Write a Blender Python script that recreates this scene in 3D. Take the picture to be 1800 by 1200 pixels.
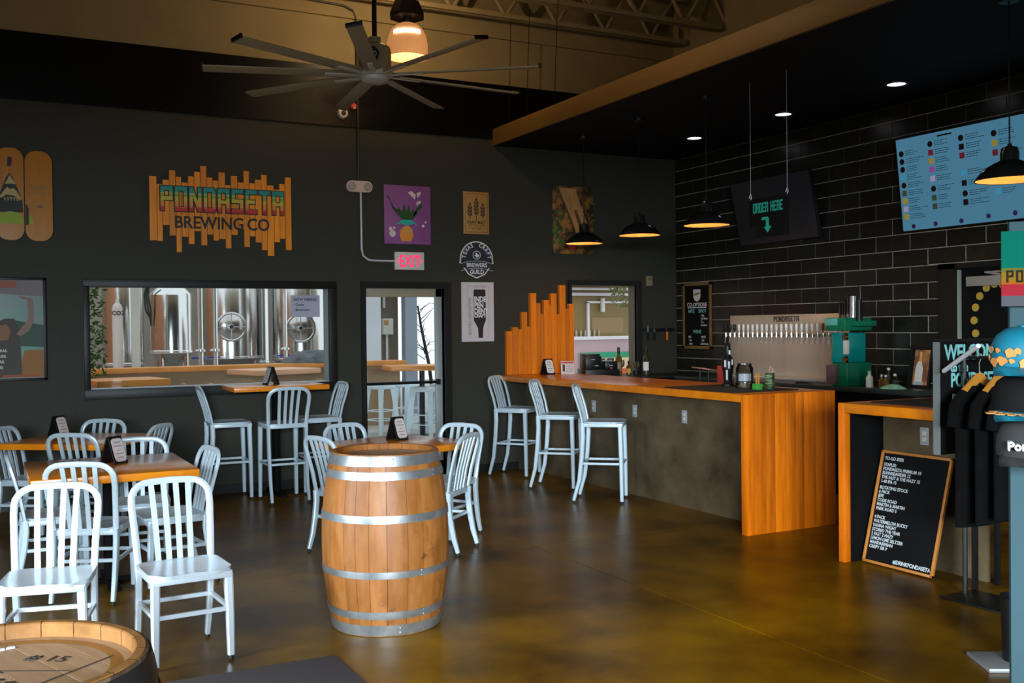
import bpy, bmesh, math, random
from mathutils import Vector, Matrix
S = bpy.context.scene
for o in list(bpy.data.objects): bpy.data.objects.remove(o)
C = S.collection
R = math.radians
PI = math.pi

# ---------------------------------------------------------------- camera
YAW, PIT, ROL, EYE = R(27.528), R(-0.766), R(-0.627), 1.6
cam = bpy.data.cameras.new('camera'); cam.sensor_width = 36; cam.lens = 1795.95 * 36 / 1800; cam.clip_end = 200
camo = bpy.data.objects.new('camera', cam); C.objects.link(camo); S.camera = camo
_f = Vector((math.sin(YAW), math.cos(YAW), 0)); _r = Vector((math.cos(YAW), -math.sin(YAW), 0)); _u = Vector((0, 0, 1))
_f2 = _f * math.cos(PIT) + _u * math.sin(PIT); _u2 = _u * math.cos(PIT) - _f * math.sin(PIT)
_r3 = _r * math.cos(ROL) + _u2 * math.sin(ROL); _u3 = _u2 * math.cos(ROL) - _r * math.sin(ROL)
_m = Matrix((_r3, _u3, -_f2)).transposed().to_4x4(); _m.translation = (0, 0, EYE); camo.matrix_world = _m

# ---------------------------------------------------------------- world, daylight, exposure
S.view_settings.view_transform = 'Standard'; S.view_settings.look = 'None'
S.view_settings.gamma = 1.0; S.view_settings.use_curve_mapping = False
S.view_settings.exposure = 0.0
S.cycles.use_denoising = True
S.cycles.sample_clamp_indirect = 6.0
S.cycles.max_bounces = 7; S.cycles.diffuse_bounces = 3; S.cycles.glossy_bounces = 3; S.cycles.transparent_max_bounces = 10
wd = bpy.data.worlds.new('sky'); S.world = wd; wd.use_nodes = True
bg = wd.node_tree.nodes['Background']; bg.inputs[0].default_value = (0.86, 0.93, 1.0, 1); bg.inputs[1].default_value = 1.45

def area_light(name, loc, target, sx, sy, power, color):
    l = bpy.data.lights.new(name, 'AREA'); l.shape = 'RECTANGLE'; l.size = sx; l.size_y = sy; l.energy = power; l.color = color
    o = bpy.data.objects.new(name, l); C.objects.link(o); o.location = loc
    o.rotation_euler = (Vector(target) - Vector(loc)).to_track_quat('-Z', 'Y').to_euler(); return o
def point_light(name, loc, power, color, radius, parent=None):
    l = bpy.data.lights.new(name, 'POINT'); l.energy = power; l.color = color; l.shadow_soft_size = radius
    o = bpy.data.objects.new(name, l); C.objects.link(o); o.location = loc
    if parent: o.parent = parent
    return o
# open sky seen over the street through the shopfront opening (behind the camera) and through the side window
area_light('daylight_shopfront', (-3.6, -8.5, 3.2), (-0.8, -2.5, 1.6), 5.6, 2.7, 5200, (0.76, 0.90, 1.0))
area_light('daylight_side_window', (-8.5, 3.2, 3.3), (-3.2, 3.4, 1.5), 4.6, 2.7, 2100, (0.76, 0.90, 1.0))

# ---------------------------------------------------------------- materials
MATS = {}
def mat(name, col, rough=0.5, metal=0.0, var=0.0, scale=8.0, bump=0.0, emit=None, estr=0.0, coat=0.0, objvar=0.0, stretch=(1, 1, 1), spec=None, col2=None, alpha=None, trans=0.0, coord='Object', thr=None):
    if name in MATS: return MATS[name]
    m = bpy.data.materials.new(name); m.use_nodes = True; nt = m.node_tree; n = nt.nodes; L = nt.links
    b = n['Principled BSDF']; b.inputs['Base Color'].default_value = (*col, 1); b.inputs['Roughness'].default_value = rough
    b.inputs['Metallic'].default_value = metal
    if coat: b.inputs['Coat Weight'].default_value = coat; b.inputs['Coat Roughness'].default_value = 0.12
    if spec is not None: b.inputs['Specular IOR Level'].default_value = spec
    if trans: b.inputs['Transmission Weight'].default_value = trans
    if emit: b.inputs['Emission Color'].default_value = (*emit, 1); b.inputs['Emission Strength'].default_value = estr
    if var or bump or objvar or col2:
        tc = n.new('ShaderNodeTexCoord'); mp = n.new('ShaderNodeMapping'); mp.inputs['Scale'].default_value = stretch
        L.new(tc.outputs[coord], mp.inputs[0])
        nz = n.new('ShaderNodeTexNoise'); nz.inputs['Scale'].default_value = scale; nz.inputs['Detail'].default_value = 6; nz.inputs['Roughness'].default_value = 0.6
        if objvar:
            oi = n.new('ShaderNodeObjectInfo'); ad = n.new('ShaderNodeVectorMath'); ad.operation = 'MULTIPLY_ADD'
            cb = n.new('ShaderNodeCombineXYZ')
            for k in range(3): L.new(oi.outputs['Random'], cb.inputs[k])
            ad.inputs[1].default_value = (37, 53, 71); L.new(cb.outputs[0], ad.inputs[0]); L.new(mp.outputs[0], ad.inputs[2]); L.new(ad.outputs[0], nz.inputs[0])
        else: L.new(mp.outputs[0], nz.inputs[0])
        cr = n.new('ShaderNodeValToRGB'); a, bb = thr or (0.3, 0.7)
        cr.color_ramp.elements[0].position = a; cr.color_ramp.elements[1].position = bb
        c2 = col2 or tuple(min(1, x * (1 + var)) for x in col); c1 = col if col2 else tuple(x * (1 - var) for x in col)
        cr.color_ramp.elements[0].color = (*c1, 1); cr.color_ramp.elements[1].color = (*c2, 1)
        L.new(nz.outputs['Fac'], cr.inputs[0]); out = cr.outputs[0]
        if objvar:
            hs = n.new('ShaderNodeHueSaturation'); mr = n.new('ShaderNodeMapRange'); mr.inputs['To Min'].default_value = 1 - objvar; mr.inputs['To Max'].default_value = 1 + objvar
            L.new(oi.outputs['Random'], mr.inputs[0]); L.new(mr.outputs[0], hs.inputs['Value']); L.new(out, hs.inputs['Color']); out = hs.outputs[0]
        L.new(out, b.inputs['Base Color'])
        if bump:
            bp = n.new('ShaderNodeBump'); bp.inputs['Strength'].default_value = bump; bp.inputs['Distance'].default_value = 0.01
            L.new(nz.outputs['Fac'], bp.inputs['Height']); L.new(bp.outputs[0], b.inputs['Normal'])
    MATS[name] = m; return m
def flat(name, col, rough=0.6): return mat(name, col, rough, var=0.05, scale=20)
def glass_mat(name, tint=(1, 1, 1), refl=1.0, rough=0.0):
    m = bpy.data.materials.new(name); m.use_nodes = True; nt = m.node_tree; n = nt.nodes; L = nt.links
    n.remove(n['Principled BSDF']); tr = n.new('ShaderNodeBsdfTransparent'); tr.inputs[0].default_value = (*tint, 1)
    gl = n.new('ShaderNodeBsdfGlossy'); gl.inputs['Roughness'].default_value = rough
    fr = n.new('ShaderNodeFresnel'); fr.inputs[0].default_value = 1.45
    mu = n.new('ShaderNodeMath'); mu.operation = 'MULTIPLY'; mu.inputs[1].default_value = refl; L.new(fr.outputs[0], mu.inputs[0])
    mx = n.new('ShaderNodeMixShader'); L.new(mu.outputs[0], mx.inputs[0]); L.new(tr.outputs[0], mx.inputs[1]); L.new(gl.outputs[0], mx.inputs[2])
    L.new(mx.outputs[0], n['Material Output'].inputs[0]); MATS[name] = m; return m

WALL = mat('wall_paint', (0.034, 0.0335, 0.0240), 0.6, spec=.22, var=0.10, scale=30, bump=0.05)
BLACKWALL = mat('black_gloss_paint', (0.0022, 0.0022, 0.0022), 0.33, spec=.18)
BEIGE = mat('beige_paint', (0.25, 0.190, 0.095), 0.8, var=0.08, scale=3)
FASCIA = mat('fascia_board', (0.16, 0.085, 0.012), 0.6, var=0.15, scale=4, stretch=(1, .2, 3))
SOFFIT = mat('soffit_black', (0.0035, 0.0035, 0.0035), 0.7, spec=.2)
TILE = mat('black_tile', (0.0125, 0.012, 0.008), 0.26, spec=.4, var=0.2, scale=6, objvar=0.25, bump=0.02)
GROUT = mat('grout', (0.40, 0.345, 0.255), 0.9, var=0.2, scale=20)
TRIM = mat('dark_trim', (0.009, 0.009, 0.008), 0.45, var=0.1, spec=.3)
FLOORM = mat('stained_concrete', (0.055, 0.023, 0.0004), 0.32, spec=.13, col2=(0.23, 0.108, 0.001), scale=1.3, bump=0.03, thr=(0.34, 0.66), coord='Object')
CONCRETE = mat('patio_concrete', (0.42, 0.40, 0.38), 0.8, var=0.15, scale=2)
PANEL = mat('steel_panel', (0.145, 0.105, 0.056), 0.40, metal=0.0, spec=.35, col2=(0.050, 0.032, 0.015), scale=2.4, bump=0.01, thr=(0.35, 0.68), stretch=(1, .8, 1))
WOOD = mat('orange_wood', (0.84, 0.235, 0.004), 0.30, col2=(0.60, 0.145, 0.002), scale=7, stretch=(9, 1.0, 1.0), coat=0.2, thr=(0.35, 0.75))
WOODZ = mat('orange_wood_upright', (0.86, 0.200, 0.002), 0.5, spec=.3, col2=(0.52, 0.098, 0.001), scale=5, stretch=(5, 5, 0.45), coat=0.05, objvar=0.2, thr=(0.35, 0.75))
WOODX = mat('orange_wood_table', (0.95, 0.300, 0.010), 0.26, col2=(0.78, 0.215, 0.005), scale=6, stretch=(1, 9, 1), coat=0.2, thr=(0.35, 0.75))
SIGNWOOD = mat('sign_wood', (0.86, 0.285, 0.008), 0.5, col2=(0.66, 0.19, 0.005), scale=6, stretch=(5, 0.5, 5), objvar=0.15, thr=(0.35, 0.75))
SCREENWOOD = mat('screen_wood', (0.80, 0.215, 0.004), 0.5, col2=(0.60, 0.135, 0.002), scale=5, stretch=(5, .4, 5), objvar=0.18, thr=(0.35, 0.75))
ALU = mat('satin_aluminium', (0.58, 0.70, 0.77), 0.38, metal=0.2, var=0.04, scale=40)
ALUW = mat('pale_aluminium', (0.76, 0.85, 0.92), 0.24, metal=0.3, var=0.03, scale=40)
RUBBER = mat('black_rubber', (0.012, 0.012, 0.012), 0.6)
BLACK = mat('black_plastic', (0.006, 0.006, 0.0065), 0.4, spec=.35)
MATTEBLACK = mat('matte_black', (0.004, 0.004, 0.004), 0.8, spec=.15)
STEEL = mat('stainless', (0.66, 0.65, 0.64), 0.16, metal=1.0, var=0.05, scale=3, stretch=(1, 1, .05))
BRUSHED = mat('brushed_steel', (0.66, 0.55, 0.44), 0.35, metal=0.45, var=0.06, scale=2, stretch=(6, .3, 1))
CHROME = mat('chrome', (0.80, 0.79, 0.77), 0.15, metal=0.75)
COPPER = mat('brass_fitting', (0.50, 0.30, 0.14), 0.25, metal=1.0)
HOOP = mat('galvanised_hoop', (0.40, 0.42, 0.43), 0.38, metal=0.75, var=0.25, scale=12, bump=0.05)
DARKHOOP = mat('dark_hoop', (0.035, 0.035, 0.035), 0.45, metal=0.6)
STAVE = mat('oak_stave', (0.72, 0.365, 0.165), 0.45, col2=(0.56, 0.215, 0.055), scale=5, stretch=(3, 3, 0.8), objvar=0.13, bump=0.03, thr=(0.38, 0.72))
def stave_material():
    m = bpy.data.materials.new('weathered_oak'); m.use_nodes = True; n = m.node_tree.nodes; L = m.node_tree.links; b = n['Principled BSDF']; b.inputs['Roughness'].default_value = .5
    tc = n.new('ShaderNodeTexCoord'); oi = n.new('ShaderNodeObjectInfo')
    def noise(sc, st, det=6):
        mp = n.new('ShaderNodeMapping'); mp.inputs['Scale'].default_value = st; L.new(tc.outputs['Object'], mp.inputs[0]); q = n.new('ShaderNodeTexNoise'); q.inputs['Scale'].default_value = sc; q.inputs['Detail'].default_value = det; q.inputs['Roughness'].default_value = .65; L.new(mp.outputs[0], q.inputs[0]); return q
    def ramp(src, a, c0, d, c1):
        q = n.new('ShaderNodeValToRGB'); q.color_ramp.elements[0].position = a; q.color_ramp.elements[0].color = (*c0, 1); q.color_ramp.elements[1].position = d; q.color_ramp.elements[1].color = (*c1, 1); L.new(src, q.inputs[0]); return q
    g = noise(5, (3, 3, .7)); base = ramp(g.outputs['Fac'], .34, (.38, .145, .036), .72, (.25, .075, .005))
    hs = n.new('ShaderNodeHueSaturation'); mr = n.new('ShaderNodeMapRange'); mr.inputs['To Min'].default_value = .84; mr.inputs['To Max'].default_value = 1.10; L.new(oi.outputs['Random'], mr.inputs[0]); L.new(mr.outputs[0], hs.inputs['Value']); L.new(base.outputs[0], hs.inputs['Color'])
    st = noise(4.5, (1, 1, .8), 8); sr = ramp(st.outputs['Fac'], .535, (0, 0, 0), .68, (1, 1, 1)); mx = n.new('ShaderNodeMixRGB'); mx.inputs[2].default_value = (.22, .065, .006, 1); L.new(sr.outputs[0], mx.inputs[0]); L.new(hs.outputs[0], mx.inputs[1])
    kn = noise(7.5, (1, 1, 1.3), 3); kr = ramp(kn.outputs['Fac'], .665, (0, 0, 0), .76, (1, 1, 1)); mk = n.new('ShaderNodeMixRGB'); mk.inputs[2].default_value = (.06, .035, .015, 1); L.new(kr.outputs[0], mk.inputs[0]); L.new(mx.outputs[0], mk.inputs[1]); L.new(mk.outputs[0], b.inputs['Base Color'])
    bp = n.new('ShaderNodeBump'); bp.inputs['Strength'].default_value = .08; bp.inputs['Distance'].default_value = .01; L.new(g.outputs['Fac'], bp.inputs['Height']); L.new(bp.outputs[0], b.inputs['Normal']); return m
STAVE = stave_material()
STAVED = mat('dark_oak_stave', (0.16, 0.10, 0.05), 0.6, col2=(0.05, 0.03, 0.018), scale=5, stretch=(3, 3, .8), objvar=0.2)
HEADOAK = mat('oak_head', (0.45, 0.27, 0.155), 0.6, col2=(0.31, 0.16, 0.070), scale=6, stretch=(6, 0.7, 1), objvar=0.14, bump=0.03)
PALE = mat('pale_sand_patch', (0.60, 0.50, 0.42), 0.8, var=0.15, scale=12)
WHITE = flat('white_print', (0.72, 0.72, 0.74)); INK = flat('black_ink', (0.012, 0.012, 0.012)); GREYINK = flat('grey_ink', (0.25, 0.25, 0.26))
PINKW = flat('warm_white_print', (0.66, 0.56, 0.54)); TEAL = flat('teal_print', (0.02, 0.42, 0.34)); DTEAL = flat('deep_teal', (0.0, 0.20, 0.15))
GREEN = flat('green_print', (0.03, 0.14, 0.03)); LIME = flat('lime_print', (0.28, 0.38, 0.02)); ORANGE = flat('orange_print', (0.75, 0.27, 0.03))
YELLOW = flat('ochre_print', (0.62, 0.33, 0.07)); RED = flat('red_print', (0.55, 0.05, 0.05)); PURPLE = flat('purple_paint', (0.30, 0.08, 0.28))
SKIN = flat('poster_skin', (0.50, 0.27, 0.20)); CHALKW = flat('chalk_white', (0.62, 0.66, 0.68)); CHALKT = flat('chalk_teal', (0.25, 0.62, 0.60))
BOARD = mat('chalkboard', (0.004, 0.004, 0.004), 0.7, spec=.15); PLASTICW = mat('white_plastic', (0.62, 0.60, 0.56), 0.4); GREYP = mat('grey_plastic', (0.36, 0.38, 0.40), 0.4)
GLASS = glass_mat('window_glass', (0.93, 0.96, 0.95), 0.9); CUPGLASS = glass_mat('drink_glass', (0.80, 0.80, 0.78), 3.0, 0.08)

# ---------------------------------------------------------------- mesh helpers
class MB:
    def __init__(s): s.bm = bmesh.new()
    def _add(s, vs, fs):
        v = [s.bm.verts.new(p) for p in vs]
        for f in fs:
            try: s.bm.faces.new([v[i] for i in f])
            except ValueError: pass
        return s
    def box(s, x0, x1, y0, y1, z0, z1, bev=0.0, m=None, seg=2):
        vs = [Vector((x, y, z)) for x in (x0, x1) for y in (y0, y1) for z in (z0, z1)]
        if bev:
            b2 = bmesh.new(); v = [b2.verts.new(p) for p in vs]
            for f in ((0, 1, 3, 2), (4, 6, 7, 5), (0, 4, 5, 1), (2, 3, 7, 6), (0, 2, 6, 4), (1, 5, 7, 3)): b2.faces.new([v[i] for i in f])
            bmesh.ops.bevel(b2, geom=list(b2.edges), offset=bev, segments=seg, affect='EDGES', profile=0.5)
            b2.verts.index_update(); vv = [w.co.copy() for w in b2.verts]; ff = [[w.index for w in f.verts] for f in b2.faces]; b2.free()
            if m: vv = [m @ p for p in vv]
            return s._add(vv, ff)
        if m: vs = [m @ p for p in vs]
        return s._add(vs, ((0, 1, 3, 2), (4, 6, 7, 5), (0, 4, 5, 1), (2, 3, 7, 6), (0, 2, 6, 4), (1, 5, 7, 3)))
    def prism(s, pts, z0, z1, m=None):
        n = len(pts); vs = [Vector((p[0], p[1], z0)) for p in pts] + [Vector((p[0], p[1], z1)) for p in pts]
        if m: vs = [m @ p for p in vs]
        return s._add(vs, [list(range(n))[::-1], list(range(n, 2 * n))] + [[i, (i + 1) % n, n + (i + 1) % n, n + i] for i in range(n)])
    def sweep(s, path, prof, side=None, cap=True, closed=False):
        path = [Vector(p) for p in path]; n = len(path); k = len(prof); rings = []
        prev = None
        for i, p in enumerate(path):
            if closed: t = (path[(i + 1) % n] - path[i - 1]).normalized()
            else: t = (path[min(i + 1, n - 1)] - path[max(i - 1, 0)]).normalized()
            if side is not None: a = Vector(side)
            elif prev is None: a = Vector((0, 0, 1)) if abs(t.z) < 0.9 else Vector((1, 0, 0))
            else: a = prev
            a = (a - t * a.dot(t)); a.normalize(); prev = a; b = t.cross(a)
            pr = prof[i] if isinstance(prof[0][0], (tuple, list)) else prof
            rings.append([s.bm.verts.new(p + a * q[0] + b * q[1]) for q in pr])
        k = len(rings[0])
        for i in range(n if closed else n - 1):
            r0, r1 = rings[i], rings[(i + 1) % n]
            for j in range(k):
                s.bm.faces.new((r0[j], r0[(j + 1) % k], r1[(j + 1) % k], r1[j]))
        if cap and not closed: s.bm.faces.new(rings[0][::-1]); s.bm.faces.new(rings[-1])
        return s
    def tube(s, path, r, seg=8, closed=False):
        rr = r if isinstance(r, (list, tuple)) else None
        mk = lambda q: [(q * math.cos(2 * PI * j / seg), q * math.sin(2 * PI * j / seg)) for j in range(seg)]
        return s.sweep(path, [mk(q) for q in rr] if rr else mk(r), closed=closed)
    def lathe(s, prof, seg=24, c=(0, 0, 0), m=None, a0=0.0, a1=2 * PI):
        c = Vector(c); full = abs(a1 - a0 - 2 * PI) < 1e-6; cols = seg if full else seg + 1; rings = []
        for j in range(cols):
            a = a0 + (a1 - a0) * j / seg
            rings.append([c + Vector((r * math.cos(a), r * math.sin(a), z)) for r, z in prof])
        vs = [p for r in rings for p in r]; k = len(prof)
        if m: vs = [m @ p for p in vs]
        fs = []
        for j in range(seg):
            j2 = (j + 1) % cols
            for i in range(k - 1):
                q = [j * k + i, j2 * k + i, j2 * k + i + 1, j * k + i + 1]
                if prof[i][0] < 1e-7: q = [q[0], q[2], q[3]]
                elif prof[i + 1][0] < 1e-7: q = [q[0], q[1], q[2]]
                fs.append(q)
        return s._add(vs, fs)
    def cyl(s, p0, p1, r, seg=16): return s.tube([p0, p1], r, seg)
    def done(s, smooth=35):
        bmesh.ops.remove_doubles(s.bm, verts=s.bm.verts, dist=1e-6)
        bmesh.ops.recalc_face_normals(s.bm, faces=s.bm.faces)
        me = bpy.data.meshes.new('mesh'); s.bm.to_mesh(me); s.bm.free()
        if smooth:
            me.shade_smooth(); me.set_sharp_from_angle(angle=R(smooth))
        return me
def obj(name, mb, m, parent=None, loc=(0, 0, 0), rot=(0, 0, 0), smooth=35):
    me = mb.done(smooth) if isinstance(mb, MB) else mb
    if m is not None and len(me.materials) == 0: me.materials.append(m)
    o = bpy.data.objects.new(name, me); C.objects.link(o); o.location = loc; o.rotation_euler = rot
    if parent: o.parent = parent
    return o
def thing(name, label, cat, loc=(0, 0, 0), rot=(0, 0, 0), group=None):
    o = bpy.data.objects.new(name, None); C.objects.link(o); o.location = loc; o.rotation_euler = rot; o.empty_display_size = 0.1
    o['label'] = label; o['category'] = cat
    if group: o['group'] = group
    return o
def tag(o, label, cat, group=None):
    o['label'] = label; o['category'] = cat
    if group: o['group'] = group
    return o
def struct(name, mb, m, parent=None, label=None, **k):
    o = obj(name, mb, m, parent, **k)
    if not parent: o['kind'] = 'structure'
    if label: o['label'] = label
    return o
def struct_empty(name, loc=(0, 0, 0), label=None):
    o = bpy.data.objects.new(name, None); C.objects.link(o); o.location = loc; o['kind'] = 'structure'
    if label: o['label'] = label
    return o
def copy_tree(o, parent=None):
    c = o.copy(); C.objects.link(c); c.parent = parent
    for ch in list(o.children): copy_tree(ch, c)
    return c
BACK = (PI / 2, 0, 0)            # local x right, y up, z towards the room, on the back wall
RIGHT = (PI / 2, 0, -PI / 2)     # the same on the right hand wall
_fc = {}
def text_mesh(s, size, ext=0.001, bold=0.0, align='LEFT', sx=1.0):
    key = (s, size, ext, bold, align, sx)
    cu = bpy.data.curves.new('lettering', 'FONT'); cu.body = s; cu.size = size; cu.extrude = ext; cu.offset = bold; cu.align_x = align; cu.resolution_u = 3; cu.space_line = 0.9
    o = bpy.data.objects.new('lettering', cu); C.objects.link(o); dg = bpy.context.evaluated_depsgraph_get(); dg.update()
    me = bpy.data.meshes.new_from_object(o.evaluated_get(dg)); bpy.data.objects.remove(o); bpy.data.curves.remove(cu)
    if sx != 1.0:
        for v in me.vertices: v.co.x *= sx
    me.materials.clear()
    return me
def text(s, size, m, parent, x, y, z, align='CENTER', ext=0.001, bold=0.0, sx=1.0, rz=0.0, name='lettering'):
    return obj(name, text_mesh(s, size, ext, bold, align, sx), m, parent, (x, y, z), (0, 0, rz))
# block letters made of strokes, 4 wide and 7 high
_t = 1.15
_L = dict(P=[(0, 0, _t, 7), (0, 7 - _t, 4, 7), (4 - _t, 3, 4, 7), (0, 3, 4, 3 + _t)], O=[(0, 0, _t, 7), (4 - _t, 0, 4, 7), (0, 7 - _t, 4, 7), (0, 0, 4, _t)],
  N=[(0, 0, _t, 7), (4 - _t, 0, 4, 7), ((0, 7), (_t, 7), (4, 0), (4 - _t, 0))], D=[(0, 0, _t, 7), (4 - _t, 0.5, 4, 6.5), (0, 7 - _t, 3.6, 7), (0, 0, 3.6, _t)],
  A=[(0, 0, _t, 7), (4 - _t, 0, 4, 7), (0, 7 - _t, 4, 7), (0, 2.6, 4, 3.6)], S=[(0, 7 - _t, 4, 7), (0, 3, 4, 4.1), (0, 0, 4, _t), (0, 3, _t, 7), (4 - _t, 0, 4, 4.1)],
  E=[(0, 0, _t, 7), (0, 7 - _t, 4, 7), (0, 3, 3.3, 4.05), (0, 0, 4, _t)], T=[(0, 7 - _t, 4, 7), (2 - _t / 2, 0, 2 + _t / 2, 7)],
  R=[(0, 0, _t, 7), (0, 7 - _t, 4, 7), (4 - _t, 3, 4, 7), (0, 3, 4, 3 + _t), (4 - _t, 0, 4, 2.7)], H=[(0, 0, _t, 7), (4 - _t, 0, 4, 7), (0, 3, 4, 4.1)])
def block_text(s, w, h, z0, z1, gap=1.0, grow=0.0):
    """letters fill w x h, lower left corner at the origin"""
    b = MB(); units = sum(2.2 if ch == ' ' else 4 for ch in s) + gap * (len(s) - 1); ux = w / units; uy = h / 7; x = 0; k = 0
    for ch in s:
        if ch == ' ': x += 2.2 + gap; continue
        for q in _L[ch]:
            k += 1; e = 0.00004 * (k % 4)
            if len(q) == 4 and not isinstance(q[0], tuple):
                b.box((x + q[0]) * ux - grow, (x + q[2]) * ux + grow, q[1] * uy - grow, q[3] * uy + grow, z0, z1 + e)
            else: b.prism([((x + p[0]) * ux + (grow if i in (1, 2) else -grow), p[1] * uy + (grow if i in (0, 1) else -grow)) for i, p in enumerate(q)][::-1], z0, z1 + e)
        x += 4 + gap
    return b
def disc(x, y, r, z0, z1, seg=20): return MB().prism([(x + r * math.cos(2 * PI * i / seg), y + r * math.sin(2 * PI * i / seg)) for i in range(seg)], z0, z1)
def shape(name, pts, m, parent, z0, z1, smooth=0): return obj(name, MB().prism(pts, z0, z1), m, parent, smooth=smooth)
def rbox(x0, x1, y0, y1, r, seg=5):
    out = []
    for cx, cy, a in ((x1 - r, y1 - r, 0), (x0 + r, y1 - r, 90), (x0 + r, y0 + r, 180), (x1 - r, y0 + r, 270)):
        for i in range(seg + 1): t = R(a + 90 * i / seg); out.append((cx + r * math.cos(t), cy + r * math.sin(t)))
    return out

# ================================================================ THE SETTING
YB, XW, T = 10.238, 7.633, 0.16
XL, YF, ZR = -3.2, -2.5, 5.75
# floor slabs with saw-cut joints
fl = struct_empty('floor', label='glossy brown stained concrete floor with saw-cut joints')
obj('slab_bed', MB().box(XL, XW, YF, YB, -0.12, -0.02), MATTEBLACK, fl, smooth=0)
xs = [XL, -0.9, 3.58, XW]; ys = [YF, 2.0, 6.55, YB]
for i in range(3):
    for j in range(3):
        obj('floor_slab', MB().box(xs[i] + .004, xs[i + 1] - .004, ys[j] + .004, ys[j + 1] - .004, -0.03, 0.0), FLOORM, fl, smooth=0)
# back wall, in pieces round the openings, one mesh
WX0, WX1, WZ0, WZ1 = 0.908, 3.21, 1.06, 2.033
DX0, DX1, DZ = 3.604, 4.503, 2.04
PX0, PX1, PZ0, PZ1 = 6.12, 7.03, 1.03, 2.09
ZBAND, ZTOP = 3.706, 4.317
b = MB()
b.box(XL, WX0, YB, YB + T, 0, ZBAND); b.box(WX0, WX1, YB, YB + T, 0, WZ0); b.box(WX0, WX1, YB, YB + T, WZ1, ZBAND)
b.box(WX1, DX0, YB, YB + T, 0, ZBAND); b.box(DX0, DX1, YB, YB + T, DZ, ZBAND); b.box(DX1, PX0, YB, YB + T, 0, ZBAND)
b.box(PX0, PX1, YB, YB + T, 0, PZ0); b.box(PX0, PX1, YB, YB + T, PZ1, ZBAND); b.box(PX1, XW + .2, YB, YB + T, 0, ZBAND)
struct('wall_back', b, WALL, smooth=0, label='dark olive grey painted back wall')
struct('wall_back_band', MB().box(XL, XW, YB - 0.02, YB + T, ZBAND, ZTOP), BLACKWALL, smooth=0, label='glossy black band along the top of the back wall')
struct('wall_back_upper', MB().box(XL, XW, YB, YB + T, ZTOP, ZR), BEIGE, smooth=0, label='beige upper wall below the roof joists')
struct('trim_1', MB().box(XL, XW, YB - 0.035, YB, 4.83, 4.90), BEIGE, smooth=0)
struct('ceiling', MB().box(XL, XW, YF, YB + T, ZR, ZR + 0.1), BEIGE, smooth=0)
struct('baseboard_back', MB().box(DX1 + .08, 5.4, YB - 0.015, YB, 0, 0.085).box(XL, DX0 - .06, YB - 0.015, YB, 0, 0.085), TRIM, smooth=0)
# right wall with its tiles
wr = struct_empty('wall_right', label='wall of glossy black tiles with pale grout behind the bar')
RDY0, RDY1, RDZ = 5.08, 6.16, 2.075      # door opening in the right wall
b = MB(); b.box(XW, XW + .2, YF, RDY0, 0, ZR); b.box(XW, XW + .2, RDY1, YB, 0, ZR); b.box(XW, XW + .2, RDY0, RDY1, RDZ, ZR)
obj('grout_bed', b, GROUT, wr, smooth=0); obj('upper_face', MB().box(XW - .02, XW, YF, YB, 3.80, ZR), BEIGE, wr, smooth=0)
TH, TL, G = 0.1523, 0.4015, 0.0072
tile_cache = {}
def tile_mesh(l, h):
    key = (round(l, 3), round(h, 3))
    if key not in tile_cache:
        tile_cache[key] = MB().box(-0.009, 0, -l / 2, l / 2, -h / 2, h / 2, 0.0015, seg=1).done(0); tile_cache[key].materials.append(TILE)
    return tile_cache[key]
row = 0
for k in range(-1, 18):
    zt = 3.4947 - TH * k; zb = zt - TH
    zt = min(zt, 3.637)
    if zt - zb < 0.03: continue
    off = 7.666 + (0 if k % 2 == 0 else TL / 2); n0 = math.floor((4.3 - off) / TL); y = off + n0 * TL
    while y < YB:
        a, c = max(y, 4.1), min(y + TL, YB); y += TL
        if zb < RDZ + .05 and c > RDY0 - .1 and a < RDY1 + .19:
            if zt <= RDZ + .06:
                if a < RDY1 + .19 < c: a = RDY1 + .19
                else: continue
            else:
                pass
        zz0 = zb if not (zb < RDZ + .05 and a < RDY1 + .19 and c > RDY0) else RDZ + .055
        if c - a < 0.03 or zt - zz0 < .03: continue
        obj('tile', tile_mesh(c - a - G, zt - zz0 - G), None, wr, (XW, (a + c) / 2, (zt + zz0) / 2))
# other enclosing walls (behind the camera), with the glazed openings daylight enters by
b = MB(); b.box(XL, XW, YF - .2, YF, 2.6, ZR); b.box(XL, XW, YF - .2, YF, 0, 0.25); b.box(XL, -3.0, YF - .2, YF, .25, 2.6); b.box(1.9, XW, YF - .2, YF, .25, 2.6)
struct('wall_front', b, WALL, smooth=0)
b = MB(); b.box(XL - .2, XL, YF, 1.8, 0, ZR); b.box(XL - .2, XL, 5.0, YB, 0, ZR); b.box(XL - .2, XL, 1.8, 5.0, 0, 0.5); b.box(XL - .2, XL, 1.8, 5.0, 2.4, ZR)
struct('wall_left', b, WALL, smooth=0)
# dropped soffit over the bar
SZ = 3.637
struct('ceiling_soffit', MB().box(5.14, XW, 0.0, YB, SZ, 3.80), SOFFIT, smooth=0, label='black dropped soffit over the bar')
struct('trim_2', MB().box(5.112, 5.14, 0.0, YB, SZ - .004, 3.818, 0.002), FASCIA, label='tan fascia board along the soffit edge')

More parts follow.
